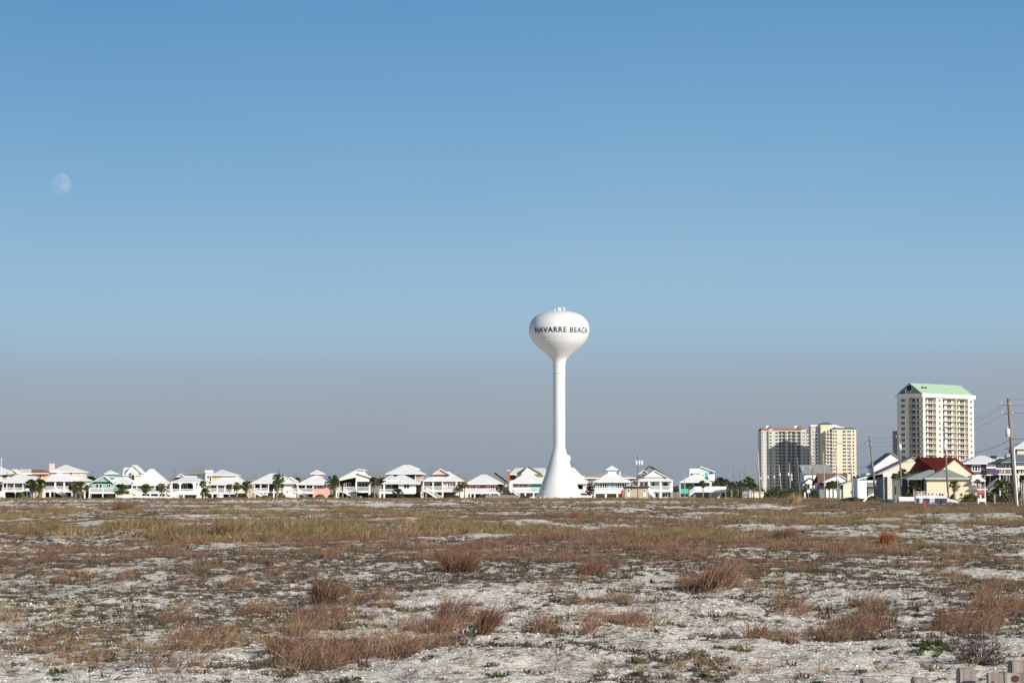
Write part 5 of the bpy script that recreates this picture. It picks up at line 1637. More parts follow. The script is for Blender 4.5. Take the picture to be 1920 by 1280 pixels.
o = root('white_wall', 'low white wall sloping down to the right of the bins', 'wall', (WX(1774, 366), 366, .55), 0)
w2 = WX(1797, 366) - WX(1774, 366)
MB().add([(0, 0, -.2), (w2, 0, -.2), (w2, 0, .35), (0, 0, .85), (0, .2, -.2), (w2, .2, -.2), (w2, .2, .35), (0, .2, .85)], [(0, 1, 2, 3), (7, 6, 5, 4), (3, 2, 6, 7), (1, 5, 6, 2), (0, 3, 7, 4)]).build('wall_panel', KERBW, o)
o = root('white_wall', 'low white wall with a white square box at its left end beside the beige gabled house', 'wall', (WX(1685, 400), 400, .55), 0)
w2 = WX(1714, 400) - WX(1685, 400)
MB().box(0, w2, 0, .2, .2, .95).build('wall_panel', KERBW, o); MB().box(0, .5, -.25, 0, -.1, 1.0).build('end_box', KERBW, o)
o = root('hydrant_marker', 'small bright red hydrant in the grass in front of the bins', 'hydrant', (WX(1731.5, 270), 270, .5), 0)
MB().lathe([(.18, -.2), (.17, .05), (.13, .1), (.13, .55), (.17, .6), (.14, .75), (.04, .86), (.01, .87)], 14).build('barrel', REDP, o, True)
MB().tube([(-.24, 0, .42), (.24, 0, .42)], [.07, .07], 8).build('outlet', REDP, o)
o = root('sale_sign', 'red board hanging from a white post with a long arm', 'sign', (WX(1847, 335), 335, .5), 0)
s_ = 335 / F_PX


def SZ(py, D): return WZ(py, D) - .5


MB().box(-.07, .07, -.07, .07, -.3, SZ(912, 335)).build('post', KERBW, o)
MB().box((1831.5 - 1847) * s_, (1851 - 1847) * s_, -.05, .05, SZ(918, 335), SZ(916, 335)).build('arm', KERBW, o)
MB().box((1833.5 - 1847) * s_, (1845.5 - 1847) * s_, -.03, .03, SZ(927.5, 335), SZ(919, 335)).build('board', REDB, o)
MB().box((1835 - 1847) * s_, (1844 - 1847) * s_, -.04, -.031, SZ(922.3, 335), SZ(921.2, 335)).build('pale_stripe', mat('pink_lettering_paint', (.6, .35, .35), .7), o)
o = root('notice_board', 'small white notice board on white legs below the red sign', 'sign', (WX(1833.5, 330), 330, .5), 0)
MB().box(-.05, .10, -.05, .05, -.3, SZ(933, 330)).build('leg', KERBW, o); MB().box(1.0, 1.1, -.05, .05, -.3, SZ(934, 330)).build('leg', KERBW, o)
MB().box(.1, 1.0, -.04, .04, SZ(940, 330), SZ(934, 330)).build('board', KERBW, o)
o = root('street_sign', 'small white rectangular street sign in front of dark trees below the high-rises', 'sign', (WX(1516, 600), 600, .55), 0)
MB().tube([(0, 0, -.2), (0, 0, 2.3)], [.05, .05], 6).build('post', GALV, o); MB().box(-.4, .4, -.06, -.03, 1.5, 2.3).build('board', KERBW, o)
o = root('white_marker_post', 'short fat white marker post left of the small street sign', 'post', (WX(1509, 600), 600, .55), 0)
MB().box(-.17, .17, -.1, .1, -.2, 1.6).build('shaft', KERBW, o)
o = root('yellow_sign', 'small pale yellow sign on a post left of the beige gabled house', 'sign', (WX(1669, 385), 385, .55), 0)
MB().tube([(0, 0, -.2), (0, 0, 1.3)], [.04, .04], 6).build('post', GALV, o); MB().box(-.27, .27, -.05, -.02, 1.15, 1.5).build('board', YEL, o)
for px_, y0_, D_, lab in ((1679, 928, 378, 'weathered stake right of the small yellow sign'), (1716, 927, 360, 'dark weathered stake at the left end of the bins'), (1864.5, 927, 330, 'thick weathered stake between the red sign and the tall pole')):
    o = root('wooden_stake', lab, 'stake', (WX(px_, D_), D_, .55), 0)
    MB().box(-.13, .13, -.13, .13, -.3, WZ(y0_, D_) - .55).build('shaft', WOODG, o)
    MB().add([(-.13, -.13, WZ(y0_, D_) - .55), (.13, -.13, WZ(y0_, D_) - .55), (.13, .13, WZ(y0_, D_) - .55), (-.13, .13, WZ(y0_, D_) - .55), (0, 0, WZ(y0_, D_) - .45)], [(0, 1, 4), (1, 2, 4), (2, 3, 4), (3, 0, 4)]).build('tip', WOODG, o)
o = root('mailbox', 'brown mailbox on a wooden post at the right edge beyond the tall pole', 'mailbox', (WX(1915, 285), 285, .5), 0)
MB().box(-.06, .06, -.06, .06, -.3, .75).build('post', WOODG, o)
mb = MB(); n_ = 10
pr = [(-.28, .75), (.28, .75)] + [(.28 * math.cos(a), 1.05 + .2 * math.sin(a)) for a in np.linspace(0, math.pi, n_)]
mb.add([(p[0], -.25, p[1]) for p in pr] + [(p[0], .3, p[1]) for p in pr], [tuple(range(len(pr))), tuple(range(len(pr), 2 * len(pr)))[::-1]] + [(i, i + len(pr), (i + 1) % len(pr) + len(pr), (i + 1) % len(pr)) for i in range(len(pr))])
mb.build('box', mat('brown_mailbox_paint', (.19, .11, .09), .7), o)
o = root('leaning_board', 'white board lying tilted in the scrub left of the carport', 'board', (WX(1622, 420), 420, .5), 0)
MB().beam((-.35, 0, .05), (.35, 0, .85), .08, .3).build('board', KERBW, o)
o = root('patio_umbrella_frame', 'small tan sign-like canopy on a post by the garage windows', 'canopy', (WX(1742, 405), 405, .55), 0)
MB().tube([(0, 0, -.2), (0, 0, 1.3)], [.09, .07], 8).build('post', mat('tan_wood', (.50, .33, .14), .8), o)
MB().lathe([(.9, 1.12), (.75, 1.3), (.2, 1.42), (.01, 1.45), (.2, 1.38), (.88, 1.1)], 12).build('canopy', mat('tan_wood', (.5, .33, .14)), o)
# low white board fence at the left, in front of the pyramid-roofed house
o = root('white_fence', 'long low white board fence in front of the pyramid-roofed house', 'fence', (WX(221, 590), 590, .5), 0)
w2 = WX(320, 590) - WX(221, 590)
for k in range(8):
    x0_, x1_ = w2 * k / 8, w2 * (k + 1) / 8
    za_, zb2_ = .95 - .35 * k / 8, .95 - .35 * (k + 1) / 8
    MB().add([(x0_, 0, za_ - .5), (x1_ - .03, 0, zb2_ - .5), (x1_ - .03, 0, zb2_), (x0_, 0, za_), (x0_, .06, za_ - .5), (x1_ - .03, .06, zb2_ - .5), (x1_ - .03, .06, zb2_), (x0_, .06, za_)],
             [(0, 1, 2, 3), (7, 6, 5, 4), (3, 2, 6, 7), (0, 4, 5, 1), (1, 5, 6, 2), (0, 3, 7, 4)]).build('board', KERBW, o)
    MB().box(x0_ - .07, x0_ + .07, -.08, -.002, -.3, za_ + .06).build('post', KERBW, o)
# board fence between the pink house and the tower
o = root('board_fence', 'grey weathered board fence between the rose-pink house and the water tower', 'fence', (WX(911, 596), 596, .5), 0)
w2 = WX(974, 596) - WX(911, 596); n_ = 30
fm = MB().box(-.13, .13, 0, .04, -.2, 1.0).mesh('board'); fm.materials.append(WOODG)
for k in range(n_):
    obj_from(fm, 'board', o, (w2 * k / n_, 0, .06 * math.sin(k * 1.7)))
MB().box(-.1, w2, .045, .12, .65, .75).build('rail', WOODG, o)
for px_, w_, lab in ((1262, 5, 'left-hand weathered gate post group beside the verandah house'), (1270, 5, 'right-hand weathered fence section beside the teal house')):
    o = root('board_fence', lab, 'fence', (WX(px_, 600), 600, .5), 0)
    for k in range(5):
        MB().box(-.5 + k * .25, -.3 + k * .25, 0, .05, -.2, 1.7 + .15 * (k % 2)).build('board', WOODG, o)
    MB().box(-.55, .8, .06, .12, 1.2, 1.32).build('rail', WOODG, o)

# ------------------------------------------------------------------ near wooden posts, bottom right
NW = bpy.data.materials.new('weathered_fence_timber'); NW.use_nodes = True
t = NW.node_tree; bs_ = t.nodes['Principled BSDF']; bs_.inputs['Roughness'].default_value = .85; bs_.inputs['Specular IOR Level'].default_value = .2
tc_ = t.nodes.new('ShaderNodeTexCoord'); mp_ = t.nodes.new('ShaderNodeMapping'); mp_.inputs['Scale'].default_value = (40, 40, 2.2)
nz = t.nodes.new('ShaderNodeTexNoise'); nz.inputs['Scale'].default_value = 1.0; nz.inputs['Detail'].default_value = 6
rp = t.nodes.new('ShaderNodeValToRGB'); rp.color_ramp.elements[0].position = .3; rp.color_ramp.elements[1].position = .7
rp.color_ramp.elements[0].color = (.16, .135, .12, 1); rp.color_ramp.elements[1].color = (.36, .32, .29, 1)
bpn = t.nodes.new('ShaderNodeBump'); bpn.inputs['Distance'].default_value = .003
t.links.new(tc_.outputs['Object'], mp_.inputs[0]); t.links.new(mp_.outputs[0], nz.inputs[0]); t.links.new(nz.outputs['Fac'], rp.inputs[0]); t.links.new(rp.outputs[0], bs_.inputs['Base Color'])
t.links.new(nz.outputs['Fac'], bpn.inputs['Height']); t.links.new(bpn.outputs[0], bs_.inputs['Normal'])
KNOT = mat('dark_knot', (.10, .04, .02), .8, .3, 20)
FD = 13.0
fence = root('timber_fence', 'weathered timber fence with square posts and a knotty top board in the bottom right corner', 'fence', (WX(1811, FD, 1252), FD, gz(WX(1811, FD), FD)), 0)
fz = fence.location.z; fxo = fence.location.x


def bevel_box(x0, x1, y0, y1, z0, z1, b=.008):
    bm_ = bmesh.new(); bmesh.ops.create_cube(bm_, size=1)
    for v_ in bm_.verts:
        v_.co = Vector(((x0 + x1) / 2 + v_.co.x * (x1 - x0), (y0 + y1) / 2 + v_.co.y * (y1 - y0), (z0 + z1) / 2 + v_.co.z * (z1 - z0)))
    bmesh.ops.bevel(bm_, geom=list(bm_.edges), offset=b, segments=2, affect='EDGES')
    me2 = bpy.data.meshes.new('timber'); bm_.to_mesh(me2); bm_.free(); me2.materials.append(NW)
    return me2


for x0_, x1_, yt_, dd in ((1614, 1644.5, 1271.5, 1.6), (1709, 1740, 1269.5, .9), (1795, 1827, 1252, 0), (1892, 1925, 1238, -.3)):
    D_ = FD + dd
    xa, xb_ = WX(x0_, D_, 1260) - fxo, WX(x1_, D_, 1260) - fxo
    zt_ = WZ(yt_, D_) - fz
    obj_from(bevel_box(xa, xb_, dd - .045, dd + .045, -.3, zt_), 'post', fence)
D_ = FD - 1.0
for xa_, xb2_ in ((1850.5, 1880.3), (1880.9, 1960)):
    obj_from(bevel_box(WX(xa_, D_, 1260) - fxo, WX(xb2_, D_, 1260) - fxo, -1.02, -.98, WZ(1300, D_) - fz, WZ(1260.5, D_) - fz, .004), 'board', fence)
for kx, ky, kr in ((1902, 1271, 6.5), (1860, 1278.5, 2.8)):
    xx, zz = WX(kx, D_, 1270) - fxo, WZ(ky, D_) - fz; rr = kr * D_ / F_PX
    mb = MB(); mb.add([(xx + rr * 1.1 * math.cos(a), -1.023, zz + rr * math.sin(a)) for a in np.linspace(0, 2 * math.pi, 18, False)], [tuple(range(18))]); mb.build('knot', KNOT, fence)
for px_, D_, hh in ((1811, FD, .0),):
    pass

# white car at the far left edge, partly outside the frame
car = root('parked_car', 'white car parked under the left-most house, cut by the left edge of the photo', 'car', (WX(-6, 600), 600, .5), math.radians(8))
prof_ = [(-2.2, .35), (-2.2, .8), (-1.4, .95), (-.8, 1.42), (.7, 1.45), (1.35, .98), (2.1, .85), (2.2, .4)]
np_ = len(prof_); mb = MB()
mb.add([(p[0], -.85, p[1]) for p in prof_] + [(p[0], .85, p[1]) for p in prof_], [tuple(range(np_))[::-1], tuple(range(np_, 2 * np_))] + [(i, (i + 1) % np_, (i + 1) % np_ + np_, i + np_) for i in range(np_)])
mb.build('body', CAN, car)
for a_, b_, c_, d_ in ((-1.15, -.15, -.75, -.15), (-.05, 1.05, -.05, .65)):
    MB().add([(a_, -.86, .98), (b_, -.86, .98), (d_, -.86, 1.36), (c_, -.86, 1.36)], [(0, 1, 2, 3)]).build('side_window', GLASS, car)
for xw in (-1.35, 1.35):
    for yw in (-.8, .8):
        w_ = MB().tube([(xw, yw - .1, .32), (xw, yw + .1, .32)], [.33, .33], 16).build('wheel', CHAR, car)
        MB().tube([(xw, yw - .12, .32), (xw, yw + .12, .32)], [.19, .19], 12).build('rim', GALV, w_)
# ------------------------------------------------------------------ dune vegetation
GR_RED = mat('reddish_dry_grass', (.205, .098, .060), .75, .7, 20, rgb2=(.25, .165, .105), translucent=.1, objvar=.22)
GR_TAN = mat('straw_olive_grass', (.34, .235, .125), .75, .65, 16, rgb2=(.20, .145, .07), translucent=.1, objvar=.22)
GR_OLV = mat('olive_grass', (.19, .155, .075), .75, .45, 16, translucent=.15, objvar=.2)
SCRUBM = mat('dead_brown_scrub', (.11, .072, .050), .9, .4, 6, rgb2=(.08, .065, .055), objvar=.4)
SCRUBG = mat('grey_green_scrub', (.075, .080, .035), .85, .4, 6, rgb2=(.11, .10, .055), objvar=.3)
SPRIG = mat('fresh_green_leaves', (.080, .105, .030), .6, .3, 8, translucent=.15, objvar=.25)
TWIG = mat('dark_bare_twigs', (.055, .036, .032), .9, .3, 6, objvar=.2)
SHELL = mat('white_shell', (.78, .74, .68), .6, .1, 4, objvar=.15)
ORNG = mat('orange_dry_grass', (.30, .115, .045), .75, .5, 16, translucent=.2)
DKRED = mat('dark_red_dry_grass', (.20, .105, .07), .75, .45, 20, translucent=.15)


def tuft(seed, n, h, r0, spread, w, lean=(.12, 0), droop=.25, hv=.35):
    g = np.random.default_rng(seed)
    ang = g.uniform(0, 2 * np.pi, n); rad = r0 * np.sqrt(g.uniform(0, 1, n))
    b = np.stack([rad * np.cos(ang), rad * np.sin(ang), -np.full(n, .03)], -1)
    th = np.abs(g.normal(0, spread, n)); da = ang + g.normal(0, .8, n)
    d = np.stack([np.sin(th) * np.cos(da) + lean[0], np.sin(th) * np.sin(da) + lean[1], np.cos(th)], -1)
    d /= np.linalg.norm(d, axis=1)[:, None]
    L = h * (1 - hv + hv * 2 * g.uniform(0, 1, n) ** 1.2) * (1 - .25 * rad / max(r0, 1e-3))
    side = np.cross(d, g.normal(size=(n, 3))); side /= np.linalg.norm(side, axis=1)[:, None]
    drp = droop * L * g.uniform(.3, 1.4, n)
    out_ = np.stack([np.cos(da), np.sin(da), 0 * da], -1)
    mid = b + d * (L * .55)[:, None]
    tip = b + d * L[:, None] + out_ * (drp * .7)[:, None] - np.array([0, 0, 1]) * (drp * .5)[:, None]
    ww = (w * g.uniform(.6, 1.3, n))[:, None]
    V = np.stack([b - side * ww, b + side * ww, mid + side * ww * .75, mid - side * ww * .75, tip], 1).reshape(-1, 3)
    i = np.arange(n)[:, None] * 5
    q_ = (i + np.array([0, 1, 2, 3])).tolist(); t_ = (i + np.array([3, 2, 4])).tolist()
    me2 = bpy.data.meshes.new('blades'); me2.from_pydata(V.tolist(), [], q_ + t_); me2.update()
    return me2


def leaves(seed, n, r, h, s):
    g = np.random.default_rng(seed); vs = []; fs = []
    for k in range(n):
        a = g.uniform(0, 6.283); rr = r * math.sqrt(g.uniform(0, 1)); c = np.array([rr * math.cos(a), rr * math.sin(a), g.uniform(0, h)])
        d = np.array([math.cos(a + g.normal(0, .6)), math.sin(a + g.normal(0, .6)), g.uniform(.1, 1.2)]); d /= np.linalg.norm(d)
        sd = np.cross(d, [0, 0, 1]); sd /= np.linalg.norm(sd); l = s * g.uniform(.6, 1.3)
        o = len(vs); vs += [c, c + d * l * .5 + sd * l * .24, c + d * l, c + d * l * .5 - sd * l * .24]; fs.append((o, o + 1, o + 2, o + 3))
    me2 = bpy.data.meshes.new('leaves'); me2.from_pydata([tuple(v_) for v_ in vs], [], fs); me2.update(); return me2


def twigs(seed, n, R, w=.004):
    g = random.Random(seed); mb = MB()

    def br(p, d, L, w_, lv):
        q_ = p + d * L
        sd = d.cross(Vector((g.gauss(0, 1), g.gauss(0, 1), g.gauss(0, 1)))).normalized() * w_
        up = d.cross(sd).normalized() * w_
        mb.add([p + sd, p - sd * .5 + up * .87, p - sd * .5 - up * .87, q_ + sd * .6, q_ - sd * .3 + up * .5, q_ - sd * .3 - up * .5], [(0, 1, 4, 3), (1, 2, 5, 4), (2, 0, 3, 5)])
        if lv:
            for _ in range(g.choice((2, 3))):
                d2 = (d + Vector((g.gauss(0, .5), g.gauss(0, .5), g.gauss(.1, .35)))).normalized()
                br(q_, d2, L * g.uniform(.6, .95), w_ * .75, lv - 1)
    for _ in range(n):
        a = g.uniform(0, 6.28)
        d = Vector((math.cos(a), math.sin(a), g.uniform(.1, 1.0))).normalized()
        br(Vector((g.gauss(0, .05) * R, g.gauss(0, .05) * R, -.02)), d, R * g.uniform(.2, .42), w, 3)
    return mb.mesh('twigs')


def stone_mesh(seed, flat=.5):
    g = random.Random(seed); bm_ = bmesh.new(); bmesh.ops.create_icosphere(bm_, subdivisions=1, radius=1)
    for v_ in bm_.verts:
        v_.co = v_.co * g.uniform(.75, 1.15); v_.co.z *= flat
    me2 = bpy.data.meshes.new('shell'); bm_.to_mesh(me2); bm_.free(); return me2


def scatter(name, meshes, m, X, Y, scale, seed=0, tilt=.12, zoff=0.0):
    g = np.random.default_rng(seed)
    X = np.asarray(X); Y = np.asarray(Y); n = len(X)
    Z = hfun(X, Y) + zoff
    lib = bpy.data.collections.new(name + '_shapes')
    for k, me2 in enumerate(meshes):
        if not me2.materials: me2.materials.append(m)
        oo = bpy.data.objects.new(f'{name}_shape_{chr(97 + k)}', me2); lib.objects.link(oo)
    me3 = bpy.data.meshes.new(name)
    me3.vertices.add(n); me3.vertices.foreach_set('co', np.stack([X, Y, Z], -1).astype(np.float32).ravel())
    a = me3.attributes.new('sc', 'FLOAT_VECTOR', 'POINT')
    sc_ = np.asarray(scale); sc_ = np.stack([sc_] * 3, -1) if sc_.ndim == 1 else sc_
    a.data.foreach_set('vector', sc_.astype(np.float32).ravel())
    a = me3.attributes.new('ro', 'FLOAT_VECTOR', 'POINT')
    ro = np.stack([g.normal(0, tilt, n), g.normal(0, tilt, n), g.uniform(-.7, .7, n) if name.endswith('grass') else g.uniform(0, 6.28, n)], -1)
    a.data.foreach_set('vector', ro.astype(np.float32).ravel())
    a = me3.attributes.new('ix', 'INT', 'POINT'); a.data.foreach_set('value', g.integers(0, len(meshes), n).astype(np.int32))
    o = bpy.data.objects.new(name, me3); col.objects.link(o); tag(o, kind='stuff')
    ng = bpy.data.node_groups.new(name + '_scatter', 'GeometryNodeTree')
    ng.interface.new_socket('Geometry', in_out='INPUT', socket_type='NodeSocketGeometry'); ng.interface.new_socket('Geometry', in_out='OUTPUT', socket_type='NodeSocketGeometry')
    gi = ng.nodes.new('NodeGroupInput'); goo = ng.nodes.new('NodeGroupOutput'); ip = ng.nodes.new('GeometryNodeInstanceOnPoints'); ci = ng.nodes.new('GeometryNodeCollectionInfo')
    ci.inputs['Collection'].default_value = lib; ci.inputs['Separate Children'].default_value = True; ci.inputs['Reset Children'].default_value = True
    ip.inputs['Pick Instance'].default_value = True

    def na(nm, ty):
        nd = ng.nodes.new('GeometryNodeInputNamedAttribute'); nd.data_type = ty; nd.inputs['Name'].default_value = nm
        return [s_ for s_ in nd.outputs if s_.enabled and s_.name == 'Attribute'][0]
    ng.links.new(gi.outputs[0], ip.inputs['Points']); ng.links.new(ci.outputs[0], ip.inputs['Instance'])
    ng.links.new(na('ix', 'INT'), ip.inputs['Instance Index']); ng.links.new(na('ro', 'FLOAT_VECTOR'), ip.inputs['Rotation']); ng.links.new(na('sc', 'FLOAT_VECTOR'), ip.inputs['Scale'])
    ng.links.new(ip.outputs[0], goo.inputs[0])
    md = o.modifiers.new('scatter', 'NODES'); md.node_group = ng
    return o


G = np.random.default_rng(11)


def Dof(py): return 11000.0 / (py - 920.0)


def area(n, y0, y1, wide=.27):
    """random points, uniform per square metre, in the wedge y0..y1"""
    y = np.sqrt(G.uniform(y0 ** 2, y1 ** 2, n)); x = G.uniform(-wide, wide, n) * y
    return x, y


def off_road(x, y): return (np.abs(x - road_x(y)) > 4.4) | (y < 200)


def patch(px, py, rx, ry, n):
    """points in an elliptical patch given where it stands in the photo"""
    d0, d1 = Dof(py + ry), Dof(max(py - ry, 932)); dm = (d0 + d1) / 2
    a = G.uniform(0, 2 * np.pi, n); r = np.sqrt(G.uniform(0, 1, n)) * G.uniform(.75, 1.15, n)
    y = dm + (d1 - d0) / 2 * r * np.sin(a); x = (px - 960) / F_PX * y + rx / F_PX * y * r * np.cos(a)
    return x, y


RED = [(590, 1212, 70, 14, 30), (560, 1195, 50, 14, 16), (640, 1200, 50, 14, 16), (720, 1205, 45, 10, 14), (790, 1190, 60, 12, 18), (600, 1140, 55, 14, 26), (575, 1165, 40, 10, 12), (700, 1120, 45, 12, 20), (835, 1160, 40, 10, 20), (870, 1150, 45, 10, 14),
       (480, 1133, 40, 9, 18), (330, 1143, 30, 8, 12), (370, 1180, 50, 12, 14), (90, 1190, 60, 14, 10), (130, 1215, 60, 12, 10), (330, 1225, 60, 10, 7), (240, 1082, 24, 5, 14), (130, 1078, 50, 6, 16), (450, 1088, 30, 5, 14), (540, 1072, 40, 5, 14), (620, 1048, 25, 4, 16), (330, 1045, 60, 4, 16), (470, 1040, 40, 4, 14), (60, 1050, 50, 5, 16),
       (850, 1065, 34, 7, 40), (830, 1050, 50, 5, 30), (800, 1030, 60, 4, 30), (930, 1030, 60, 6, 50), (960, 1042, 50, 4, 30), (1020, 1020, 60, 6, 60), (1110, 1070, 28, 4, 24), (1060, 1048, 60, 4, 30), (1080, 1015, 80, 8, 90), (1170, 1030, 90, 8, 110), (1260, 1040, 70, 8, 80), (1180, 1005, 70, 4, 60),
       (1330, 1095, 50, 9, 34), (1290, 1095, 25, 6, 12), (1360, 1080, 34, 8, 20), (1290, 1050, 40, 6, 26), (1500, 1072, 20, 5, 14), (1470, 1010, 26, 3, 34), (1530, 1035, 60, 5, 40), (1600, 1035, 50, 6, 40), (1580, 1048, 40, 4, 22), (1480, 1128, 30, 8, 16), (1610, 1130, 36, 7, 18), (1620, 1150, 50, 6, 14),
       (1580, 1168, 80, 8, 30), (1440, 1172, 40, 6, 14), (1800, 1160, 70, 7, 34), (1870, 1135, 50, 12, 40), (1855, 1095, 30, 8, 22), (1770, 1080, 30, 5, 16), (1780, 1050, 40, 5, 20), (1390, 1000, 40, 3, 30), (1700, 985, 60, 3, 60), (1600, 978, 60, 3, 60), (1500, 985, 60, 2.5, 50), (1850, 990, 60, 3, 40),
       (1290, 985, 60, 2.5, 44), (1190, 975, 30, 2, 24), (1080, 968, 14, 1.6, 22), (960, 978, 60, 1.6, 44), (60, 960, 60, 2, 60), (240, 948, 34, 3, 160), (330, 962, 20, 1.6, 40), (1150, 962, 90, 1.4, 70), (1400, 968, 60, 1.2, 40), (1000, 985, 40, 2.5, 40), (1660, 1030, 60, 3, 20), (1130, 1150, 60, 8, 10), (1080, 1165, 60, 6, 9), (1150, 1120, 70, 6, 9), (1190, 1150, 40, 6, 10), (780, 1165, 30, 6, 10), (1000, 1160, 30, 5, 6)]
RED += [(430, 1006, 200, 8, 110), (720, 1004, 200, 8, 110), (430, 1018, 120, 4, 60), (640, 1016, 90, 4, 50), (330, 1012, 90, 5, 50), (760, 1010, 80, 4, 50), (560, 1008, 120, 6, 60)]
TAN = [(430, 1006, 60, 9, 150), (290, 1003, 80, 8, 150), (360, 1010, 60, 6, 80), (520, 1006, 70, 8, 130), (600, 1004, 60, 9, 130), (690, 1002, 60, 8, 120), (760, 1000, 60, 8, 110), (830, 1002, 60, 7, 90), (900, 1000, 60, 8, 110), (960, 1005, 40, 7, 60), (220, 1006, 50, 6, 60), (100, 1004, 60, 5, 50),
       (30, 968, 60, 4, 120), (120, 960, 60, 3, 80), (770, 970, 70, 2.5, 140), (420, 965, 60, 2, 80), (60, 1000, 60, 3, 30), (1490, 965, 60, 2.5, 60), (1360, 970, 40, 2, 40), (640, 1012, 60, 4, 40), (480, 1015, 60, 4, 50)]
xs, ys, ss = [], [], []
tx_, ty_, ts_ = [], [], []
for px_, py_, rx_, ry_, n_ in RED:
    a_, b_ = patch(px_, py_, rx_ * 1.15, ry_ * 1.1, int(n_ * (1.9 if py_ > 1090 else 1.6))); xs.append(a_); ys.append(b_); ss.append(.22 + .72 * G.uniform(0, 1, len(a_)) ** 1.5)
for px_, py_, rx_, ry_, n_ in TAN:
    a_, b_ = patch(px_, py_, rx_, ry_, int(n_ * 1.3)); k_ = fbm(a_ / 3.5, b_ / 9, 131, 2) + G.normal(0, .05, len(a_)) > .44; a_, b_ = a_[k_], b_[k_]; tx_.append(a_); ty_.append(b_); ts_.append(G.uniform(.35, 1.0, len(a_)) + .45 * fbm(a_ / 4, b_ / 8, 137, 2))
# natural spread guided by noise
for n_, y0_, y1_, thr, sc_ in ((9000, 35, 75, .535, (.12, .5)), (20000, 75, 160, .53, (.16, .62)), (26000, 160, 330, .545, (.25, .85)), (12000, 330, 540, .585, (.5, 1.1))):
    a_, b_ = area(n_, y0_, y1_); dn = .5 * fbm(a_ / 9, b_ / 22, 41, 3) + .5 * fbm(a_ / 2.2, b_ / 5, 47, 2)
    k_ = (dn + G.normal(0, .035, n_) - .25 * banks(a_, b_)[1] > thr) & off_road(a_, b_); a_, b_ = a_[k_], b_[k_]
    tanm = fbm(a_ / 30, b_ / 45, 77, 2) + G.normal(0, .1, len(a_)) > .60
    s_ = G.uniform(*sc_, len(a_))
    xs.append(a_[~tanm]); ys.append(b_[~tanm]); ss.append(s_[~tanm]); tx_.append(a_[tanm]); ty_.append(b_[tanm]); ts_.append(s_[tanm] * 1.1)
# continuous straw-coloured strip before the houses
n_ = 6500; b_ = G.uniform(490, 560, n_); a_ = G.uniform(-.27, .135, n_) * b_
k_ = fbm(a_ / 14, b_ / 25, 91, 3) > .43; a_, b_ = a_[k_], b_[k_]
cut = G.uniform(0, 1, len(a_)) < .35
xs.append(a_[cut]); ys.append(b_[cut]); ss.append(G.uniform(.6, 1.15, cut.sum())); tx_.append(a_[~cut]); ty_.append(b_[~cut]); ts_.append(G.uniform(.6, 1.2, (~cut).sum()))
# verges of the road
n_ = 9000; b_ = G.uniform(205, 560, n_); off = np.where(G.uniform(0, 1, n_) < .62, -4.6 - np.abs(G.normal(0, 4.5, n_)), 4.2 + np.abs(G.normal(0, 6, n_))); a_ = road_x(b_) + off
k_ = ~((off > 0) & (b_ > 225) & (b_ < 372) & (off < 14)); a_, b_, off = a_[k_], b_[k_], off[k_]
tx_.append(a_); ty_.append(b_); ts_.append(G.uniform(.45, 1.0, len(a_)) * .7)
v_ = (G.uniform(0, 1, len(a_)) < .45) & (off < 0)
xs.append(a_[v_]); ys.append(b_[v_]); ss.append(ts_[-1][v_]); tx_[-1] = a_[~v_]; ty_[-1] = b_[~v_]; ts_[-1] = ts_[-1][~v_]
xs, ys, ss = map(np.concatenate, (xs, ys, ss)); k_ = banks(xs, ys)[1] * (ys > 150) < .45; xs, ys, ss = xs[k_], ys[k_], ss[k_]
RX, RY = xs.copy(), ys.copy(); tx_, ty_, ts_ = map(np.concatenate, (tx_, ty_, ts_))

near_red = [tuft(105 + k, 26, .42, .22, .7, .007, (.2, 0), .3, .6) for k in range(2)] + [tuft(100 + k, 40, .56, .16, .5, .0058, (.26, -.02), .35, .55) for k in range(4)]
far_red = [tuft(110 + k, 42, .50, .38, .5, .013, (.2, 0), .3, .55) for k in range(3)]
near_tan = [tuft(120 + k, 38, .56, .2, .5, .006, (.18, 0), .3, .55) for k in range(3)]
far_tan = [tuft(130 + k, 44, .60, .45, .42, .014, (.14, 0), .3, .55) for k in range(3)]
k_ = ys < 95
scatter('reddish_grass', near_red, GR_RED, xs[k_], ys[k_], ss[k_], 1); scatter('distant_reddish_grass', far_red, GR_RED, xs[~k_], ys[~k_], ss[~k_], 2)
k_ = ty_ < 95
scatter('straw_grass', near_tan, GR_TAN, tx_[k_], ty_[k_], ts_[k_], 3); k2 = (~k_) & (G.uniform(0, 1, len(tx_)) < .18)
scatter('distant_straw_grass', far_tan, GR_TAN, tx_[~k_ & ~k2], ty_[~k_ & ~k2], ts_[~k_ & ~k2], 4)
scatter('distant_olive_grass', [m_.copy() for m_ in [tuft(135, 90, .72, .45, .34, .011), tuft(136, 90, .7, .45, .34, .011)]], GR_OLV, tx_[k2], ty_[k2], ts_[k2], 5)

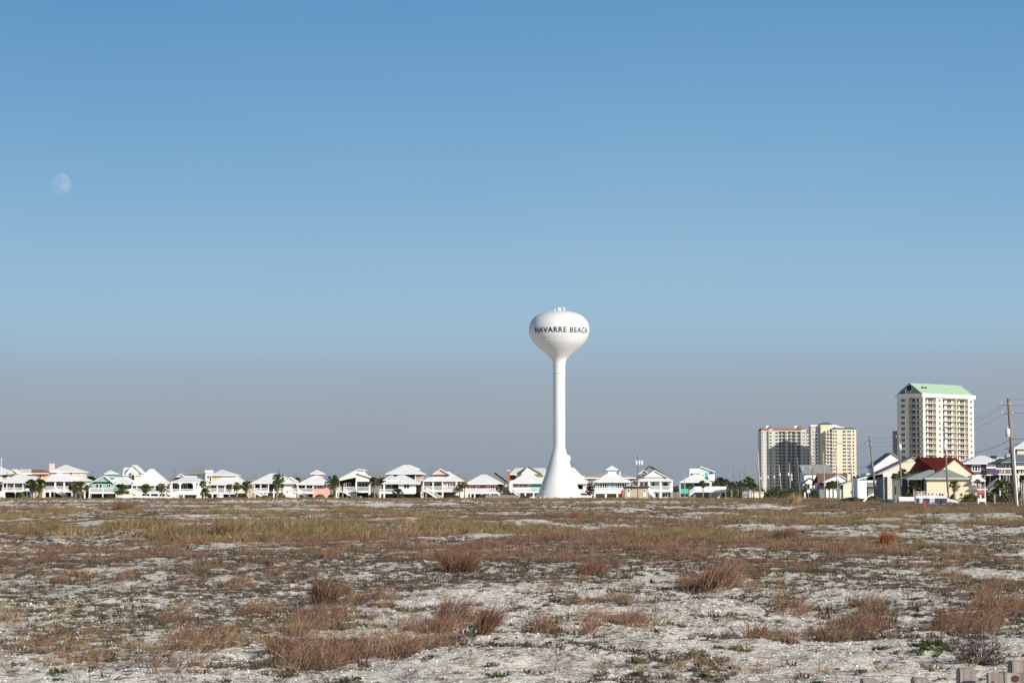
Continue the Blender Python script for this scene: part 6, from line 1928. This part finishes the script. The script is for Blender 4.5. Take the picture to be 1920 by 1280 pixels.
# low scrub and litter all over
lx, ly, lsc = [], [], []
for n_, y0_, y1_, thr, s0, s1 in ((24000, 29, 65, .465, .2, 1.15), (38000, 65, 140, .465, .35, 1.6), (40000, 140, 330, .50, .8, 2.8), (22000, 330, 560, .52, 1.8, 4.0)):
    a_, b_ = area(n_, y0_, y1_); dn = .55 * fbm(a_ / 7, b_ / 12, 61, 3) + .45 * fbm(a_ / 1.3, b_ / 2.2, 67, 2)
    bare = .12 * (1 - sstep(33, 44, b_ + 4 * np.sin(a_ * .9)))
    k_ = (dn + G.normal(0, .05, n_) - .16 * banks(a_, b_)[1] > thr + bare) & off_road(a_, b_); a_, b_ = a_[k_], b_[k_]
    lx.append(a_); ly.append(b_); lsc.append(G.uniform(s0, s1, len(a_)))
pk = G.choice(len(RX), 14000, replace=False) if len(RX) > 14000 else np.arange(len(RX)); sp_ = .25 + RY[pk] / 300
lx.append(RX[pk] + G.normal(0, 1, len(pk)) * sp_); ly.append(RY[pk] + G.normal(0, 1, len(pk)) * sp_ * 1.5); lsc.append(G.uniform(.7, 1.6, len(pk)) * (1 + RY[pk] / 250))
lx, ly, lsc = map(np.concatenate, (lx, ly, lsc))
low = [tuft(140 + k, 44, .10, .10, .95, .011, (0, 0), .3, .5) for k in range(4)]
lowg = [tuft(150 + k, 40, .07, .10, .9, .013, (0, 0), .2, .5) for k in range(3)]
u_ = G.uniform(0, 1, len(lx)) + .9 * (fbm(lx / 6, ly / 9, 83, 2) - .5)
k_ = u_ < .60
scatter('low_dead_scrub', low, SCRUBM, lx[k_], ly[k_], lsc[k_], 6, .2); scatter('low_green_scrub', lowg, SCRUBG, lx[~k_], ly[~k_], lsc[~k_], 7, .2)
# green sprigs
a_, b_ = area(1500, 29, 90); k_ = fbm(a_ / 3, b_ / 4, 99, 2) + G.normal(0, .06, len(a_)) > .60; a_, b_ = a_[k_], b_[k_]
pts = [patch(px_, py_, rx_, ry_, n_) for px_, py_, rx_, ry_, n_ in ((1650, 1202, 14, 2, 7), (1740, 1205, 40, 3, 16), (1775, 1195, 16, 3, 6), (1715, 1200, 16, 2, 6), (1190, 1240, 12, 2, 5), (115, 1258, 20, 3, 6), (545, 1232, 16, 2, 5), (1310, 1205, 30, 4, 10), (1520, 1255, 10, 2, 3), (930, 1242, 20, 3, 5), (130, 1125, 40, 4, 10), (250, 1105, 40, 4, 10), (1830, 1140, 60, 6, 6), (1330, 1240, 40, 6, 8), (520, 1270, 40, 4, 6), (690, 1240, 60, 8, 9), (1360, 1195, 30, 4, 8), (1700, 1140, 40, 4, 6), (160, 1252, 20, 3, 5))]
a_ = np.concatenate([a_] + [p_[0] for p_ in pts]); b_ = np.concatenate([b_] + [p_[1] for p_ in pts])
scatter('green_sprigs', [leaves(160 + k, 42, .085, .05, .07) for k in range(3)], SPRIG, a_, b_, G.uniform(.4, 1.0, len(a_)), 8)
# bare twigs
a_, b_ = area(2400, 29, 80); k_ = fbm(a_ / 4, b_ / 6, 103, 2) + G.normal(0, .06, len(a_)) > .50; a_, b_ = a_[k_], b_[k_]
scatter('bare_twigs', [twigs(170 + k, 5, .40, .0036) for k in range(4)], TWIG, a_, b_, G.uniform(.4, 1.1, len(a_)), 9)
# shells and pebbles
a_, b_ = area(16000, 28, 60)
scatter('shell_fragments', [stone_mesh(k) for k in range(3)], SHELL, a_, b_, G.uniform(.005, .022, len(a_)) * (b_ / 34) ** .5, 10, .4, .004)


def single(name, label, cat, px, py, mesh, m, sc=1.0, rz=0, part='blades', group=None):
    D_ = Dof(py); X_ = WX(px, D_, py)
    for _ in range(12):      # settle on the ground where the photo shows its foot
        D_ = (EYE - gz(X_, D_)) * F_PX / (py - 920.0) * .5 + D_ * .5; X_ = WX(px, D_, py)
    r = root(name, label, cat, (X_, D_, gz(X_, D_)), rz, group)
    if not mesh.materials: mesh.materials.append(m)
    obj_from(mesh, part, r, (0, 0, 0), (0, 0, 0), (sc, sc, sc))
    return r


single('grass_tuft', 'orange-red upright grass tuft, brightest in the field, at the right middle', 'grass tuft', 1662, 1022, tuft(200, 320, 1.0, .28, .22, .010, (.05, 0)), ORNG)
single('grass_tuft', 'dark red wind-leaned grass tuft standing alone left of centre foreground', 'grass tuft', 905, 1186, tuft(201, 300, .80, .13, .30, .0055, (.48, 0), .2), DKRED)
single('grass_tuft', 'pale straw-coloured stalky tuft at the front edge of the brown grass patch', 'grass tuft', 722, 1212, tuft(202, 150, .62, .32, .28, .0035, (.08, 0), .1), mat('pale_straw', (.36, .26, .17), .8, .3, 4))
single('grass_tuft', 'broad reddish tuft leaning right in the right half of the field', 'grass tuft', 1340, 1102, tuft(203, 380, 1.0, .42, .42, .009, (.5, 0), .2), GR_RED)
single('grass_tuft', 'dense dark clump at the near left corner of the brown grass patch', 'grass tuft', 530, 1222, tuft(204, 420, .50, .24, .5, .0035, (.1, 0), .2), DKRED)
single('grass_tuft', 'small tawny tuft between the dark leaning tuft and the tower, middle distance', 'grass tuft', 1108, 1076, tuft(205, 300, .8, .4, .5, .006, (.1, 0)), DKRED)
single('grass_tuft', 'reddish tuft with dark base left of the tower in the middle distance', 'grass tuft', 860, 1070, tuft(206, 300, .85, .5, .45, .011, (.15, 0)), GR_RED)
single('grass_tuft', 'rust-coloured cone-shaped tuft directly below the water tower', 'grass tuft', 1080, 972, tuft(207, 420, 1.0, .45, .42, .009, (.1, 0)), mat('rust_grass', (.27, .13, .085), .8, .3, 2))
single('grass_tuft', 'rounded rust tuft at the right middle left of the leaning white board', 'grass tuft', 1470, 1012, tuft(208, 400, .85, .55, .4, .009, (.1, 0)), DKRED)
single('grass_tuft', 'large tan-green tuft rising highest in the straw ridge at left', 'grass tuft', 432, 1008, tuft(209, 520, 1.25, .8, .36, .013, (.05, 0)), GR_TAN)
single('grass_tuft', 'dark brown bushy clump at the horizon below the green cupola house', 'grass tuft', 232, 956, tuft(210, 700, 1.35, 1.3, .40, .012, (.1, 0)), mat('dark_brown_grass', (.17, .10, .065), .85, .3, 1))
single('grass_tuft', 'tall pointed straw tuft at the horizon left of the small street sign', 'grass tuft', 1489, 944, tuft(211, 400, 2.2, .8, .30, .02, (.22, 0)), mat('bright_straw', (.42, .30, .15), .8, .25, 1))
single('grass_tuft', 'reddish fan-shaped tuft in the brown patch rising behind its middle', 'grass tuft', 845, 1165, tuft(212, 300, .80, .28, .34, .006, (.3, 0), .2), GR_RED)
single('grass_tuft', 'tall brown tuft at the top of the left foreground patch', 'grass tuft', 608, 1130, tuft(213, 320, .95, .30, .34, .007, (.12, 0), .2), GR_RED)
single('grass_tuft', 'low tangled brown tuft in front of the sand strip at right', 'grass tuft', 1600, 1178, tuft(214, 420, .5, .5, .6, .0035, (.1, 0), .2), DKRED)
single('grass_tuft', 'long low red-brown tuft near the right edge above the twiggy bush', 'grass tuft', 1800, 1165, tuft(215, 460, .55, .6, .5, .0038, (.2, 0), .2), DKRED)
single('twiggy_bush', 'dark leafless twiggy bush on bare sand above the timber fence', 'bush', 1838, 1243, twigs(220, 56, .60, .0062), TWIG, part='twigs')
single('twiggy_bush', 'small flat twiggy bush on bare sand left of the dark bush', 'bush', 1698, 1231, twigs(221, 16, .32, .0030), TWIG, part='twigs')
single('twiggy_bush', 'sprawling bare twigs at the left edge foreground', 'bush', 30, 1262, twigs(222, 22, .9, .0030), mat('tan_twigs', (.20, .13, .09), .9, .2, 5), part='twigs')
single('twiggy_bush', 'dark twiggy cushion in the left foreground with curved bare stems', 'bush', 222, 1252, twigs(223, 24, .55, .0030), TWIG, part='twigs')
single('twiggy_bush', 'small blackish twiggy bush in the left foreground right of the twiggy cushion', 'bush', 300, 1238, twigs(224, 22, .36, .0032), TWIG, part='twigs')
single('leafy_plant', 'largest bright green leafy plant at the edge of the bare sand on the right', 'plant', 1748, 1210, leaves(230, 150, .22, .08, .10), SPRIG, part='leaves')
single('leafy_plant', 'green leafy plant on open sand right of centre foreground', 'plant', 1192, 1243, leaves(231, 90, .13, .06, .08), SPRIG, part='leaves')
single('leafy_plant', 'small green rosette on open sand below the pale straw tuft', 'plant', 924, 1245, leaves(232, 60, .08, .06, .06), SPRIG, part='leaves')
single('leafy_plant', 'yellow-green plant in the foreground corner left of the twiggy cushion', 'plant', 112, 1260, leaves(233, 90, .15, .05, .07), SPRIG, part='leaves')
single('rock', 'small rounded dark brown rock on the sand in front of the brown grass', 'rock', 573, 1250, stone_mesh(31, .7), mat('dark_brown_stone', (.10, .065, .06), .8, .3, 4), .075, part='stone')
single('fallen_leaf', 'single yellow leaf on the sand at the bottom edge', 'leaf', 951, 1276, stone_mesh(33, .25), mat('yellow_leaf', (.62, .40, .05), .6, .2, 4), .035, part='blade')
single('white_debris', 'piece of white plastic half buried in the sand in the right middle ground', 'litter', 1346, 1142, stone_mesh(35, .6), WHITE, .11, part='fragment')
